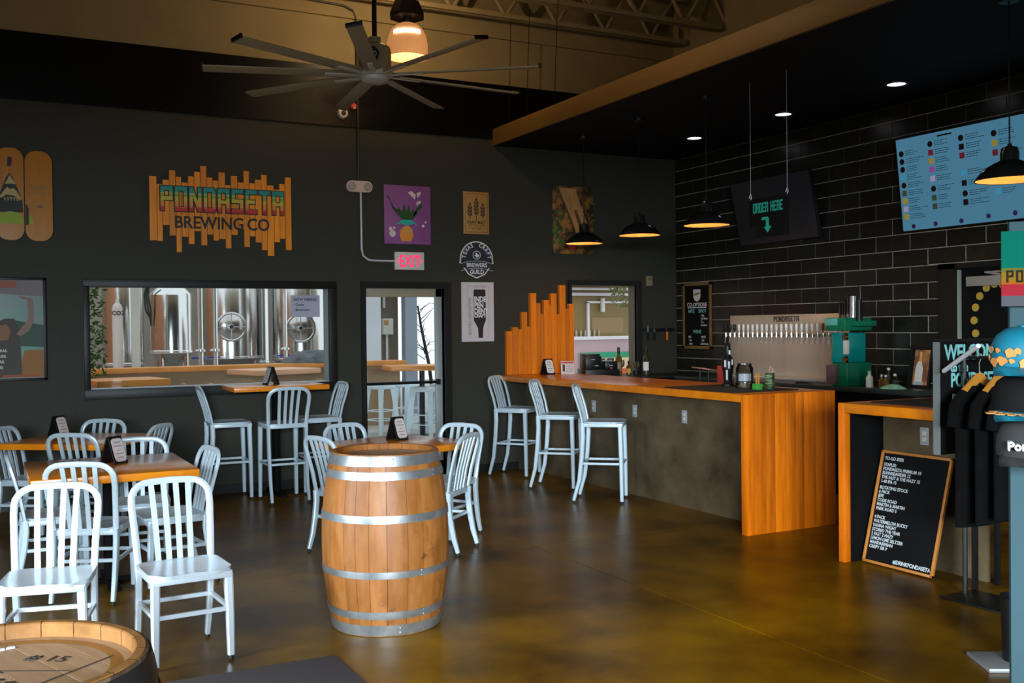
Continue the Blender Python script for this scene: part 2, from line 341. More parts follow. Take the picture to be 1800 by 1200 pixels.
# ---- roof joists
def joist(y, label):
    j = thing('roof_joist', label, 'joist', (3.5, y, 4.96), (0, 0, 0), 'open web joists under the roof')
    for dy in (-.035, .035): obj('chord', MB().box(-6.5, 4.05, dy - .02, dy + .02, 0, 0.05), BEIGE, j, smooth=0)
    obj('top_chord', MB().box(-6.5, 4.1, -.05, .05, 0.50, 0.55), BEIGE, j, smooth=0)
    x = -2.2; k = 0
    while x < 3.8:
        a = Vector((x, 0, 0.03)); c = Vector((x + .32, 0, .51)); e = Vector((x + .64, 0, .03))
        obj('web', MB().cyl(a, c, .022, 8), BEIGE, j); obj('web', MB().cyl(c, e, .022, 8), BEIGE, j); x += .64
joist(9.93, 'beige open web steel joist nearest the back wall')
joist(9.28, 'beige open web steel joist second from the back wall')
for i, (x, y, lab) in enumerate(((5.45, 9.92, 'thin hanger wire nearest the back wall over the fascia'), (5.62, 9.55, 'thin hanger wire second from the back wall over fascia'), (5.9, 9.0, 'thin hanger wire furthest from the back wall over fascia'))):
    tag(obj('hanger_wire', MB().cyl((5.16 + .02 * i, y, 3.8), (5.2 + .03 * i, y, 4.98), .004, 6), MATTEBLACK), lab, 'wire', 'soffit hanger wires')

# ---- window in the back wall
w = struct_empty('window_1', (0, YB, 0), 'wide interior window looking into the brewhouse')
fo = (0.858, 3.288, 0.971, 2.098)
obj('window_frame', MB().box(fo[0], fo[1], -.022, T * .4, WZ1 - .012, fo[3], .003), TRIM, w); obj('window_frame', MB().box(fo[0], fo[1], -.022, T * .4, fo[2], WZ0 + .006, .003), TRIM, w)
obj('window_frame', MB().box(fo[0], WX0 + .004, -.022, T * .4, WZ0, WZ1, .003), TRIM, w); obj('window_frame', MB().box(WX1 - .004, fo[1], -.022, T * .4, WZ0, WZ1, .003), TRIM, w)
obj('window_sill', MB().box(WX0, WX1, .02, T, WZ0 - .01, WZ0 + .012), GREYP, w, smooth=0)
obj('window_jamb', MB().box(WX1 - .015, WX1, .03, T, WZ0, WZ1), mat('jamb_grey', (.20, .25, .25), .5), w, smooth=0)
obj('pane', MB().box(WX0, WX1, .055, .061, WZ0, WZ1), GLASS, w, smooth=0)
# ---- glazed door
d = struct_empty('door_1', (0, YB, 0), 'glazed aluminium door to the patio under the exit sign')
obj('door_frame', MB().box(3.55, DX0, -.02, T, 0, 2.103).box(DX1, 4.583, -.02, T, 0, 2.103).box(DX0, DX1, -.02, T, 2.035, 2.103), TRIM, d, smooth=0)
DG = mat('door_aluminium', (0.34, 0.37, 0.37), 0.4, metal=0.2)
obj('door_rail', MB().box(DX0, DX1, .06, .105, 1.945, 2.035, .003), mat('tan_header', (0.32, 0.27, 0.18), 0.5), d); obj('door_rail', MB().box(DX0, DX1, .06, .105, 0.0, .16, .003), DG, d)
obj('door_stile', MB().box(DX0, DX0 + .012, .06, .105, .0, 2.035), DG, d, smooth=0); obj('door_stile', MB().box(DX1 - .075, DX1, .06, .105, 0, 2.035, .003), DG, d)
obj('pane', MB().box(DX0, DX1, .08, .086, .15, 1.95), GLASS, d, smooth=0)
obj('push_bar', MB().tube([(DX0 + .01, .04, 1.02), (DX1 - .06, .04, 1.02)], .016, 8), BLACK, d)
obj('push_bar_bracket', MB().box(DX1 - .075, DX1 - .04, .02, .07, .99, 1.05), BLACK, d, smooth=0)
# ---- pass-through
w = struct_empty('window_2', (0, YB, 0), 'open pass-through at the end of the bar')
obj('window_frame', MB().box(6.072, PX0, -.02, .03, PZ0, 2.15).box(PX1, 7.10, -.02, .03, PZ0, 2.15).box(PX0, PX1, -.02, .03, PZ1, 2.15), TRIM, w, smooth=0)
obj('window_jamb', MB().box(PX1 - .006, PX1 + .002, .03, T, PZ0, PZ1), mat('jamb_brown', (0.10, 0.09, 0.06), .5), w, smooth=0)
# ---- service door in the tiled wall
d = struct_empty('door_2', (XW, 0, 0), 'dark service door in the tiled wall')
obj('door_frame', MB().box(-.03, .1, RDY1, RDY1 + .18, 0, RDZ + .05).box(-.03, .1, RDY0 - .08, RDY0, 0, RDZ + .05).box(-.03, .1, RDY0 - .08, RDY1 + .18, RDZ, RDZ + .05), TRIM, d, smooth=0)
obj('door_leaf', MB().box(.03, .07, RDY0, RDY1, 0.01, RDZ), MATTEBLACK, d, smooth=0)
obj('door_edge_strip', MB().box(-.005, .03, RDY1 - .018, RDY1 - .003, .02, RDZ - .01), mat('pale_edge', (0.34, 0.38, 0.32), .5), d, smooth=0)
obj('door_closer', MB().box(-.03, .03, 5.62, 6.05, 1.915, 2.0, .004), mat('closer_tan', (0.30, 0.28, 0.23), .45), d)
obj('closer_arm', MB().tube([(-.02, 5.72, 2.005), (-.03, 5.86, 2.03), (-.03, 5.35, 2.035)], .009, 6), CHROME, d)
gar = thing('bottle_cap_wreath', 'arc of orange discs fixed to the dark service door', 'wreath', (XW + .022, 5.78, 1.62))
CAPM = mat('orange_disc', (0.70, 0.32, 0.03), 0.45, col2=(0.35, 0.34, 0.06), scale=14)
for i in range(17):
    a = 2 * PI * i / 17; yy, zz = .222 * math.cos(a), .2 * math.sin(a)
    if True:
        zz = zz * 1.55 if zz < 0 else zz + .09 if False else zz * 1.55
        obj('disc', MB().lathe([(0, 0), (.030, 0), (.034, .004), (.034, .012), (.0, .014)], 16, m=Matrix.Rotation(-PI / 2, 4, 'Y')), CAPM, gar, (0, yy, zz))

# ================================================================ CHAIRS AND STOOLS
def make_chair(m, h, H, st, stool=False):
    t = thing('bar_stool' if stool else 'dining_chair', '-', 'stool' if stool else 'chair')
    hw = .178 if not stool else .175
    fy, ry, rf = -.185, .165, .235
    pr = lambda a, b2: [(a, b2 * .6), (a * .6, b2), (-a * .6, b2), (-a, b2 * .6), (-a, -b2 * .6), (-a * .6, -b2), (a * .6, -b2), (a, -b2 * .6)]
    feet = []
    for s in (-1, 1):
        lg = obj('leg', MB().sweep([(s * hw, fy, .022), (s * (hw - .002), fy + .004, h * .5), (s * (hw - .006), fy + .012, h - .03)], [pr(.016, .016), pr(.019, .019), pr(.021, .021)], side=(1, 0, 0)), m, t)
        obj('foot_glide', MB().lathe([(.0, 0), (.012, 0), (.013, .010), (.009, .022), (0, .024)], 10, c=(s * hw, fy, 0)), RUBBER, lg)
        hs = h if not stool else h
        pth = [(s * (hw - .002), rf + (.02 if stool else 0), .022), (s * (hw - .002), ry + .038, hs * .28), (s * hw, ry + .012, hs * .58), (s * (hw + .001), ry, hs * .82), (s * (hw + .002), ry + .003, hs - .01)]
        lg = obj('leg', MB().sweep(pth, [pr(.013, .014), pr(.015, .018), pr(.016, .020), pr(.016, .021), pr(.016, .021)], side=(1, 0, 0)), m, t)
        obj('foot_glide', MB().lathe([(.0, 0), (.012, 0), (.013, .010), (.009, .022), (0, .024)], 10, c=(s * (hw - .002), pth[0][1], 0)), RUBBER, lg)
    # back frame: an inverted U
    bh = H - h; lean = .10; yb = lambda z: ry + .003 + lean * (max(0, (z - h)) / bh) ** 1.25
    rc = .095; ww = hw + .016; pts = [(-(hw + .002), h - .01), (-(hw + .008), h + bh * .3), (-ww, H - rc - .05), (-ww, H - rc)]
    pts += [(-ww + rc * (1 - math.cos(a)), H - rc + (rc - .012) * math.sin(a)) for a in [R(x) for x in (18, 36, 54, 72, 90)]]
    pts += [(0, H - .008)]; full = pts + [(-x, z) for x, z in pts[:-1]][::-1]
    obj('back_frame', MB().sweep([(x, yb(z), z) for x, z in full], pr(.011, .0165), side=(0, 1, 0)), m, t)
    for i in range(4):
        x = (i - 1.5) * .062; zs = [h - .005, h + bh * .35, h + bh * .7, H - .016]
        obj('slat', MB().sweep([(x * (.86 + .14 * k / 3), yb(z) + .004, z) for k, z in enumerate(zs)], [(.005, .0135), (-.005, .0135), (-.005, -.0135), (.005, -.0135)], side=(0, 1, 0)), m, t, smooth=30)
    # dished seat
    N = 12; bm = MB(); grid = []
    sw, y0, y1 = .198, -.205, .182
    for i in range(N + 1):
        rw = []
        for j in range(N + 1):
            u, v = -1 + 2 * i / N, -1 + 2 * j / N
            px, py = u * sw, (y0 + y1) / 2 + v * (y1 - y0) / 2
            k = 1 - .05 * (v * v) * 0; cr = .06 * max(0, abs(u) - .7) * max(0, abs(v) - .7) / .09
            px -= math.copysign(cr * .5, u); py -= math.copysign(cr * .5, v)
            dz = -.014 * (1 - u ** 4) * (1 - (v * .9) ** 4) + .004 * math.exp(-(u / .2) ** 2) * (v < 0) * (-v)
            rw.append((px, py, h + dz))
        grid.append(rw)
    vs = [p for r in grid for p in r]; fs = [(i * (N + 1) + j, (i + 1) * (N + 1) + j, (i + 1) * (N + 1) + j + 1, i * (N + 1) + j + 1) for i in range(N) for j in range(N)]
    nb = len(vs); vs += [(p[0] * .99, p[1] * .99, h - .022) for p in vs]; fs += [tuple(nb + q for q in f[::-1]) for f in fs]
    rim = [i * (N + 1) for i in range(N + 1)] + [N * (N + 1) + j for j in range(1, N + 1)] + [i * (N + 1) + N for i in range(N - 1, -1, -1)] + [j for j in range(N - 1, 0, -1)]
    fs += [(rim[a], rim[(a + 1) % len(rim)], nb + rim[(a + 1) % len(rim)], nb + rim[a]) for a in range(len(rim))]
    obj('seat', MB()._add(vs, fs), m, t, smooth=50)
    ah = .048
    obj('seat_frame', MB().box(-.186, .186, -.197, -.183, h - ah, h - .015, .003).box(-.176, .176, .155, .172, h - ah, h - .012, .003).box(-.190, -.176, -.19, .17, h - ah, h - .015, .003).box(.176, .190, -.19, .17, h - ah, h - .015, .003), m, t)
    def ybk(z): # rear leg y at height z
        f = z / h
        return ry + .012 + (.2 - f) * .09 if f < .6 else ry + .005
    for z, p, q in ((st, (-hw, fy, 0), (hw, fy, 0)), (st + .0, (-hw, ybk(st) + .012, 0), (hw, ybk(st) + .012, 0)), (st, (-hw, fy, 0), (-hw, ybk(st) + .012, 0)), (st, (hw, fy, 0), (hw, ybk(st) + .012, 0))):
        obj('stretcher', MB().sweep([(p[0], p[1], z), (q[0], q[1], z)], [(.010, .008), (-.010, .008), (-.010, -.008), (.010, -.008)], side=(0, 0, 1)), m, t, smooth=0)
    return t
def place_many(proto, spots, group):
    for i, (x, y, th, lab) in enumerate(spots):
        o = proto if i == 0 else copy_tree(proto)
        o.location = (x, y, 0); o.rotation_euler = (0, 0, R(th)); o['label'] = lab; o['group'] = group
GC = 'slat-back metal chairs'
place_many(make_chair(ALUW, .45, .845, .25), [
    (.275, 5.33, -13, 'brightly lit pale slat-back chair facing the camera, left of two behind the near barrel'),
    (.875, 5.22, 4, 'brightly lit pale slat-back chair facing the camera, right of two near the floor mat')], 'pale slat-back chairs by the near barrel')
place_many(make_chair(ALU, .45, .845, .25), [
    (.60, 6.66, 157, 'grey slat-back chair with its back to us, tucked in at the near square table'),
    (.74, 8.50, 146, 'grey slat-back chair standing between the two square tables on the left'),
    (.96, 7.42, -6, 'grey slat-back chair facing us across the near square table'),
    (1.07, 6.80, -82, 'grey slat-back chair seen side-on at the right end of the near square table'),
    (.80, 9.26, -35, 'grey slat-back chair facing us behind the turned table, against the back wall'),
    (1.10, 8.86, -127, 'grey slat-back chair at the right end of the turned table'),
    (.36, 9.02, 55, 'grey slat-back chair cut by the left frame edge behind the turned table'),
    (.40, 7.17, 90, 'grey slat-back chair at the left end of the near square table, partly out of frame'),
    (2.36, 7.10, 106, 'grey slat-back chair left of the middle barrel, facing the table behind it'),
    (2.66, 7.64, 18, 'grey slat-back chair under the glazed door, left behind the middle barrel'),
    (3.16, 7.22, -58, 'grey slat-back chair right of the middle barrel, whole back in view'),
    (2.93, 6.82, -138, 'grey slat-back chair half hidden by the right side of the middle barrel')], GC)
place_many(make_chair(ALU, .74, 1.075, .36, True), [
    (5.16, 9.80, 37, 'tall slat-back bar stool at the bar, nearest the back wall'),
    (5.13, 8.84, 45, 'tall slat-back bar stool at the bar, middle of the three'),
    (5.09, 7.96, 50, 'tall slat-back bar stool at the bar, nearest the camera'),
    (2.09, 9.92, 88, 'tall slat-back stool left of the high table under the window'),
    (2.52, 9.53, 180, 'tall slat-back stool with its back to us at the window table'),
    (2.98, 9.92, -90, 'tall slat-back stool right of the high table under the window')], 'tall slat-back stools')

# ================================================================ TABLES
def table(label, x, y, sx, sy, h, rz, th=.048):
    t = thing('high_table' if h > .9 else 'dining_table', label, 'table', (x, y, 0), (0, 0, R(rz)), 'orange wooden tables with metal pedestals')
    obj('table_top', MB().box(-sx / 2, sx / 2, -sy / 2, sy / 2, h - th, h, .006), WOODX, t)
    obj('column', MB().cyl((0, 0, .02), (0, 0, h - th), .038, 16), MATTEBLACK, t)
    for a, c in ((.28, .035), (.035, .28)): obj('base_foot', MB().box(-a, a, -c, c, 0, .03, .006), MATTEBLACK, t)
    obj('mounting_plate', MB().box(-.17, .17, -.17, .17, h - th - .012, h - th), MATTEBLACK, t, smooth=0)
table('glossy orange square table nearest the camera on the left', .72, 6.98, .95, .98, .75, 0)
table('orange square table turned cornerwise near the back wall, left', .70, 8.90, .88, .84, .75, -36)
table('orange square table behind the middle barrel', 2.78, 7.22, .86, .86, .75, 18)
table('high orange table pushed against the brewhouse window', 2.56, 9.93, .92, .56, 1.07, 0)
def table_tent(label, x, y, z, rz, card=PINKW):
    t = thing('menu_tent', label, 'menu holder', (x, y, z), (0, 0, R(rz)), 'black tent menus with pale cards')
    for s in (-1, 1):
        mt = Matrix.Translation((0, s * .062, 0)) @ Matrix.Rotation(R(18.5 * s), 4, 'X')
        obj('panel', MB().box(-.058, .058, -.005, .005, 0, .185, .002, m=mt), BLACK, t)
    mt = Matrix.Translation((0, -.0676, .012)) @ Matrix.Rotation(R(-18.5), 4, 'X') @ Matrix.Rotation(PI / 2, 4, 'X') @ Matrix.Scale(1.15, 4)
    cd = obj('card', MB().prism(rbox(-.042, .042, .004, .138, .022), 0, .0015, m=mt), card, t, smooth=0)
    for k in range(5):
        w2 = (.05, .06, .03, .055, .045)[k]
        obj('print_line', MB().box(-w2 / 2, w2 / 2, .112 - k * .022, .118 - k * .022 if k != 2 else .086 - .016, .0015, .0022, m=mt), GREYINK if k != 2 else INK, cd, smooth=0)
table_tent('black menu tent on the turned table beside the back wall', .56, 9.08, .75, 42)
table_tent('black menu tent on the near square table', .76, 7.06, .75, 40)
table_tent('black menu tent on the table behind the middle barrel', 2.84, 7.38, .75, 22)
table_tent('black menu tent on the high table under the window', 2.53, 9.98, 1.07, -78, GREYP)
table_tent('black menu tent on the bar beside the plank screen', 5.66, 10.0, 1.072, 6, WHITE)
tk = thing('flyer_stand', 'pale flyer stand with red heading on the bar end', 'flyer', (5.88, 9.93, 1.072), (0, 0, R(-25)))
mt = Matrix.Rotation(R(-14), 4, 'X')
obj('sheet', MB().box(-.075, .075, -.002, .002, 0, .15, m=mt), PINKW, tk, smooth=0); obj('heading', MB().box(-.07, .07, -.0035, -.002, .122, .142, m=mt), RED, tk, smooth=0)
obj('bottle_print', MB().box(-.055, -.03, -.0035, -.002, .03, .11, m=mt), INK, tk, smooth=0)
for k in range(5): obj('print_line', MB().box(-.015, .06, -.0035, -.002, .098 - k * .018, .103 - k * .018, m=mt), GREYINK, tk, smooth=0)
obj('back_strut', MB().box(-.02, .02, .0, .05, 0, .005).box(-.02, .02, .036, .05, 0, .09), PLASTICW, tk, smooth=0)

# ================================================================ BARRELS
def barrel(label, x, y, H, re, rb, m, hm, rz, nst=26, headmat=HEADOAK):
    t = thing('wooden_barrel', label, 'barrel', (x, y, 0), (0, 0, rz))
    rad = lambda z: re + (rb - re) * (1 - ((2 * z / H - 1)) ** 2)
    zs = [H * i / 12 for i in range(13)]
    widths = [random.uniform(.75, 1.3) for _ in range(nst)]; tot = sum(widths); a = 0
    for k in range(nst):
        da = 2 * PI * widths[k] / tot; g = .0011 / rb; sub = 3; b = MB(); rings = []
        for j in range(sub + 1):
            an = a + g + (da - 2 * g) * j / sub
            edge = .0008 if j in (0, sub) else 0
            rings.append([b.bm.verts.new(((rad(z) - edge) * math.cos(an), (rad(z) - edge) * math.sin(an), z)) for z in zs] + [b.bm.verts.new(((rad(z) - .026) * math.cos(an), (rad(z) - .026) * math.sin(an), z)) for z in zs[::-1]])
        n = len(rings[0])
        for j in range(sub):
            for i in range(n): b.bm.faces.new((rings[j][i], rings[j + 1][i], rings[j + 1][(i + 1) % n], rings[j][(i + 1) % n]))
        b.bm.faces.new(rings[0]); b.bm.faces.new(rings[-1][::-1])
        obj('stave', b, m, t, smooth=40); a += da
    for z0, z1 in ((H - .058, H - .006), (H - .128, H - .086), (H * .632, H * .632 + .040), (H * .33, H * .33 + .036), (.095, .135), (.004, .062)):
        pr = [(rad(z0) + .001, z0), (rad(z0) + .004, z0), (rad((z0 + z1) / 2) + .0045, (z0 + z1) / 2), (rad(z1) + .004, z1), (rad(z1) + .001, z1)]
        hp = obj('hoop', MB().lathe(pr, 64), hm, t); an = random.uniform(3.6, 5.2)
        for q in (-.012, .012):
            rr = rad((z0 + z1) / 2) + .005; obj('rivet', MB().lathe([(.006, 0), (.005, .003), (0, .0045)], 8, m=Matrix.Translation((rr * math.cos(an), rr * math.sin(an), (z0 + z1) / 2 + q)) @ Matrix.Rotation(an, 4, 'Z') @ Matrix.Rotation(PI / 2, 4, 'Y')), hm, hp)
    ri = re - .024; zh = H - .030; edges = [-ri, -ri * .62, -ri * .3, ri * .05, ri * .36, ri * .68, ri]
    for k in range(6):
        x0, x1 = edges[k] + .0012, edges[k + 1] - .0012; pts = []
        for j in range(9): xx = x0 + (x1 - x0) * j / 8; pts.append((xx, math.sqrt(max(0, ri * ri - xx * xx))))
        for j in range(9): xx = x1 + (x0 - x1) * j / 8; pts.append((xx, -math.sqrt(max(0, ri * ri - xx * xx))))
        if abs(pts[0][1]) < 1e-6: pts = pts[1:-1] + [(x0, 0)]
        if k == 5: pts = [p for i, p in enumerate(pts) if not (i == 9 and abs(p[1]) < 1e-6)]
        obj('head_plank', MB().prism(pts[::-1], zh - .022, zh), headmat, t, smooth=0)
    return t, zh
random.seed(7)
barrel('upright oak barrel with grey steel hoops standing mid-floor', 1.955, 5.275, .945, .288, .345, STAVE, HOOP, .4)
bt, zh = barrel('oak barrel with dark sides and stencilled head, cut by the lower left corner', .02, 2.285, .945, .288, .345, STAVED, DARKHOOP, .35, 22)
RIMW = mat('rim_oak', (0.34, 0.155, 0.045), .6, spec=.25, col2=(.19, .08, .02), scale=14)
for k in range(22):
    a0 = 2 * PI * k / 22; obj('stave_end', MB().lathe([(.2605, .912), (.2605, .945), (.264, .9475), (.281, .9475), (.2835, .945), (.2835, .942), (.2605, .912)], 4, a0=a0 + .004, a1=a0 + 2 * PI / 22 - .004), RIMW, bt)
obj('head_bevel', MB().lathe([(.212, zh + .0006), (.238, zh + .0002), (.2615, zh - .006)], 64), mat('head_edge_oak', (.33, .14, .022), .5, var=.2, scale=9), bt)
pt = [(.17 * math.cos(2 * PI * i / 40) * (1 + .06 * math.sin(3 * i)), .165 * math.sin(2 * PI * i / 40)) for i in range(40)]
random.seed(11)
STN = flat('stencil_ink', (0.03, 0.022, 0.015))
for pts, r in (((-.13, -.02), .4), ((-.11, -.05), .4)): pass
tl = text('# 15', .05, STN, bt, .11, .03, zh + .0004, ext=.0006, rz=R(-38) - .35); tl.location = (.10, .02, zh + .001)
def head_line(p, q, wd=.003):
    p, q = Vector((*p, zh + .001)), Vector((*q, zh + .001)); obj('scratch', MB().sweep([p, q], [(wd / 2, .0004), (-wd / 2, .0004), (-wd / 2, -.0004), (wd / 2, -.0004)], side=(q - p).cross(Vector((0, 0, 1)))), STN, bt, smooth=0)
ca, sa = math.cos(-.35), math.sin(-.35)
def hl(x0, y0, x1, y1, w=.003): head_line((ca * x0 - sa * y0, sa * x0 + ca * y0), (ca * x1 - sa * y1, sa * x1 + ca * y1), w)
hl(.03, -.13, .22, .02); hl(.0, .03, .13, -.04); hl(.0, .03, .01, .01)
for k in range(4):
    for q in range(5): hl(-.16 + .02 * k + q * .028, .06 - .028 * k - q * .008, -.16 + .02 * k + q * .028 + .02, .054 - .028 * k - q * .008, .012)
for q, (dx, ch) in enumerate(((0, '1'), (.035, '3'), (.07, '9'), (.105, '3'), (.14, '/'), (.165, '5'))):
    text(ch, .07, STN, bt, ca * (-.13 + dx * .9) - sa * (-.10 - dx * .3), sa * (-.13 + dx * .9) + ca * (-.10 - dx * .3), zh + .001, rz=-.65)
obj('pale_stain', MB().prism([(ca * x - sa * y, sa * x + ca * y) for x, y in ((-.15, .09), (-.06, .085), (-.045, .13), (-.05, .19), (-.10, .2), (-.14, .16))], zh, zh + .0006), PALE, bt, smooth=0)
for x, y in ((-.0, .175), (.02, .18)): obj('paper_scrap', MB().prism([(ca * (x + a) - sa * (y + c), sa * (x + a) + ca * (y + c)) for a, c in ((0, 0), (.018, .002), (.017, .012), (.002, .01))], zh, zh + .003), WHITE, bt, smooth=0)
tag(obj('floor_mat', MB().box(.25, 1.52, 3.4, 4.83, .0005, .009, .003), mat('mat_fabric', (0.075, 0.06, 0.062), .95, var=.25, scale=180, bump=.2)), 'dark charcoal entrance mat at the bottom edge beside the barrel', 'mat')

# ================================================================ BAR
BZ = 1.072
t = thing('bar_counter', 'long bar with orange wooden top, waterfall end and mottled grey panel', 'bar', (5.143, 6.04, 0))
BL = YB - 6.04 - .003
obj('counter_top', MB().box(0, .91, .062, BL, BZ - .06, BZ, .004), WOOD, t)
n = 9; wdt = [.075, .12, .09, .11, .10, .085, .12, .10, .11]; sc = .91 / sum(wdt); x = 0
for i, wv in enumerate(wdt):
    obj('end_stave', MB().box(x, x + wv * sc, 0 + .0004 * (i % 3), .062, 0.0, BZ + .0006 * (i % 2), .0012), WOODZ, t); x += wv * sc
obj('front_panel', MB().box(.36, .40, .062, BL, 0, BZ - .06), PANEL, t, smooth=0)
obj('back_panel', MB().box(.86, .885, .062, BL, 0, BZ - .06), MATTEBLACK, t, smooth=0)
for yy in (3.1,): obj('panel_seam', MB().box(.357, .361, yy, yy + .012, 0.0, BZ - .06), MATTEBLACK, t, smooth=0)
def outlet(label, x, y, z, group):
    o = thing('wall_outlet', label, 'outlet', (x, y, z), (0, 0, -PI / 2), group)
    obj('cover_plate', MB().box(-.036, .036, -.007, 0, -.058, .058, .003), GREYP, o)
    for s in (-1, 1): obj('socket', MB().box(-.016, .016, -.009, -.006, s * .02 - .013, s * .02 + .013, .002), PLASTICW, o)
outlet('grey outlet on the bar panel, nearest the back wall', 5.503, 8.78, .80, 'outlets under the bar')
outlet('grey outlet on the bar panel, middle one above the stool', 5.503, 8.05, .80, 'outlets under the bar')
outlet('grey outlet on the bar panel, nearest the waterfall end', 5.503, 7.28, .80, 'outlets under the bar')
tag(obj('bar_mat', MB().box(5.19, 5.86, 6.24, 7.15, BZ + .001, BZ + .010, .003), mat('bar_mat_rubber', (.010, .010, .010), .7, var=.3, scale=150, bump=.3)), 'black rubber bar mat on the bar top', 'mat')
# second counter
t = thing('service_counter', 'short counter with orange wooden frame beside the chalk price board', 'counter', (5.125, 5.09, 0))
obj('counter_top', MB().box(0, .90, -.87, -.055, BZ - .065, BZ, .004), WOOD, t)
obj('end_panel', MB().box(0, .055, -.055, 0, 0, BZ, .003), WOODZ, t); obj('end_panel', MB().box(.058, .90, -.05, -.02, 0, BZ - .065), MATTEBLACK, t, smooth=0)
obj('end_top', MB().box(.058, .90, -.055, 0, BZ - .065, BZ, .003), WOOD, t)
obj('front_panel', MB().box(.36, .39, -.87, -.05, 0, BZ - .065), PANEL, t, smooth=0)
obj('side_recess', MB().box(.055, .36, -.06, -.045, 0, BZ - .065), MATTEBLACK, t, smooth=0)
outlet('grey outlet on the service counter above the price board', 5.483, 4.68, .86, 'outlet of the service counter')
tag(obj('counter_mat', MB().box(5.28, 5.85, 4.26, 4.95, BZ + .001, BZ + .009, .003), MATS['bar_mat_rubber']), 'black rubber mat on the service counter', 'mat')
tag(obj('paper_sheet', MB().box(-.15, .15, -.11, .11, 0, .002), WHITE, None, (5.75, 4.62, BZ + .010), (0, 0, .3), smooth=0), 'loose white paper lying on the service counter', 'paper')

# things on the bar
def lathe_thing(name, label, cat, prof, m, loc, seg=20, group=None):
    return tag(obj(name, MB().lathe(prof, seg), m, None, loc), label, cat, group)
BOTM = mat('dark_green_bottle', (0.035, 0.030, 0.010), .12); BOTA = mat('amber_bottle', (0.12, 0.06, 0.012), .12)
def bottle(label, x, y, z, m, cap, lab, h=.31, r=.038):
    t = thing('wine_bottle', label, 'bottle', (x, y, z), (0, 0, 0), 'bottles on the back counter')
    obj('glass_body', MB().lathe([(0, 0), (r, .003), (r, h * .58), (r * .8, h * .66), (r * .36, h * .75), (r * .34, h * .93), (r * .40, h * .94), (r * .40, h), (0, h)], 20), m, t)
    obj('paper_label', MB().lathe([(r + .0008, h * .18), (r + .0008, h * .48)], 14, a0=R(170), a1=R(290)), lab, t)
    obj('capsule', MB().lathe([(r * .38, h * .76), (r * .44, h * .80), (r * .44, h + .002), (0, h + .002)], 16), cap, t)
CZ = 1.03
# counter below the pass-through
t = thing('back_counter', 'black counter under the pass-through in the corner', 'counter', (6.07, YB - .003, 0))
obj('counter_top', MB().box(0, 1.55, -.60, -.022, CZ - .04, CZ, .003), BLACK, t); obj('cabinet_front', MB().box(.02, 1.54, -.55, -.53, 0, CZ - .04), MATTEBLACK, t, smooth=0)
t = thing('cash_register', 'black receipt printers and cash drawer stacked by the plank screen', 'register', (6.30, 9.95, CZ), (0, 0, R(-16)))
obj('drawer', MB().box(-.20, .20, -.18, .18, 0, .09, .006), BLACK, t); obj('printer', MB().box(-.19, .0, -.14, .12, .09, .24, .012), BLACK, t)
obj('printer', MB().box(.03, .18, -.17, .1, .09, .18, .012), BLACK, t); obj('lid', MB().box(-.185, -.005, -.10, .115, .24, .262, .008), BLACK, t)
for q, (x, z) in enumerate(((-.10, .20), (-.06, .13), (.10, .13))): obj('badge', MB().box(x - .022, x + .022, -.1425 if q < 2 else -.1725, -.14 if q < 2 else -.17, z - .005, z + .005), GREYP, t, smooth=0)
obj('status_light', MB().box(.09, .12, -.1725, -.17, .10, .104), mat('red_led', (.5, .02, .05), .4, emit=(1, .05, .2), estr=1.2), t, smooth=0)
bottle('tall pale-labelled wine bottle in front of the pass-through', 6.56, 9.92, CZ, BOTA, BOTM, mat('olive_label', (.22, .2, .15), .6), .33)
bottle('dark wine bottle with white label right of the pass-through', 6.86, 9.80, CZ, BOTM, BLACK, WHITE, .33)
bottle('small amber bottle beside the tall wine bottle', 6.72, 9.95, CZ, BOTA, BOTM, YELLOW, .17, .03)
for i, (x, y, lab) in enumerate(((6.64, 9.98, 'stemmed amber wine glass between the bottles'),)):
    t = thing('wine_glass', lab, 'glass', (x, y, CZ)); obj('stem', MB().lathe([(0, 0), (.032, .001), (.032, .003), (.004, .008), (.004, .09)], 16), CUPGLASS, t)
    obj('bowl', MB().lathe([(.004, .09), (.03, .11), (.036, .14), (.03, .18), (.028, .18), (.034, .14), (.002, .093)], 18), CUPGLASS, t); obj('drink', MB().lathe([(0, .095), (.028, .111), (.033, .135), (0, .135)], 18), mat('amber_drink', (.7, .25, .04), .1), t)
t = thing('garnish_pot', 'small dark pot of dried herbs on the corner counter', 'pot', (6.76, 9.86, CZ))
obj('pot', MB().lathe([(0, 0), (.03, 0), (.038, .06), (.034, .06), (.028, .008), (0, .008)], 16), BLACK, t)
random.seed(3)
for i in range(16):
    a, q = random.uniform(0, 6.28), random.uniform(.02, .06); obj('sprig', MB().tube([(0, 0, .01), (q * .4 * math.cos(a), q * .4 * math.sin(a), .09), (q * math.cos(a), q * math.sin(a), random.uniform(.11, .17))], [.002, .002, .006], 5), mat('herb', (.10, .075, .03), .7), t)
t = thing('serving_board', 'pink wooden serving board propped over a red caddy', 'board', (6.72, 8.55, 1.02), (0, 0, R(70)))
obj('plank', MB().box(-.19, .19, -.10, .10, .12, .135, .004, m=Matrix.Rotation(R(9), 4, 'X')), mat('pink_board', (.50, .24, .17), .5), t)
obj('post', MB().cyl((-.14, 0, 0), (-.14, 0, .13), .012, 8).cyl((.14, 0, 0), (.14, 0, .13), .012, 8), BLACK, t)
tag(obj('bar_caddy', MB().box(-.05, .05, -.05, .05, 0, .17, .008), RED, None, (6.55, 8.02, 1.03)), 'red bar caddy behind the black tap-handle stand', 'caddy')
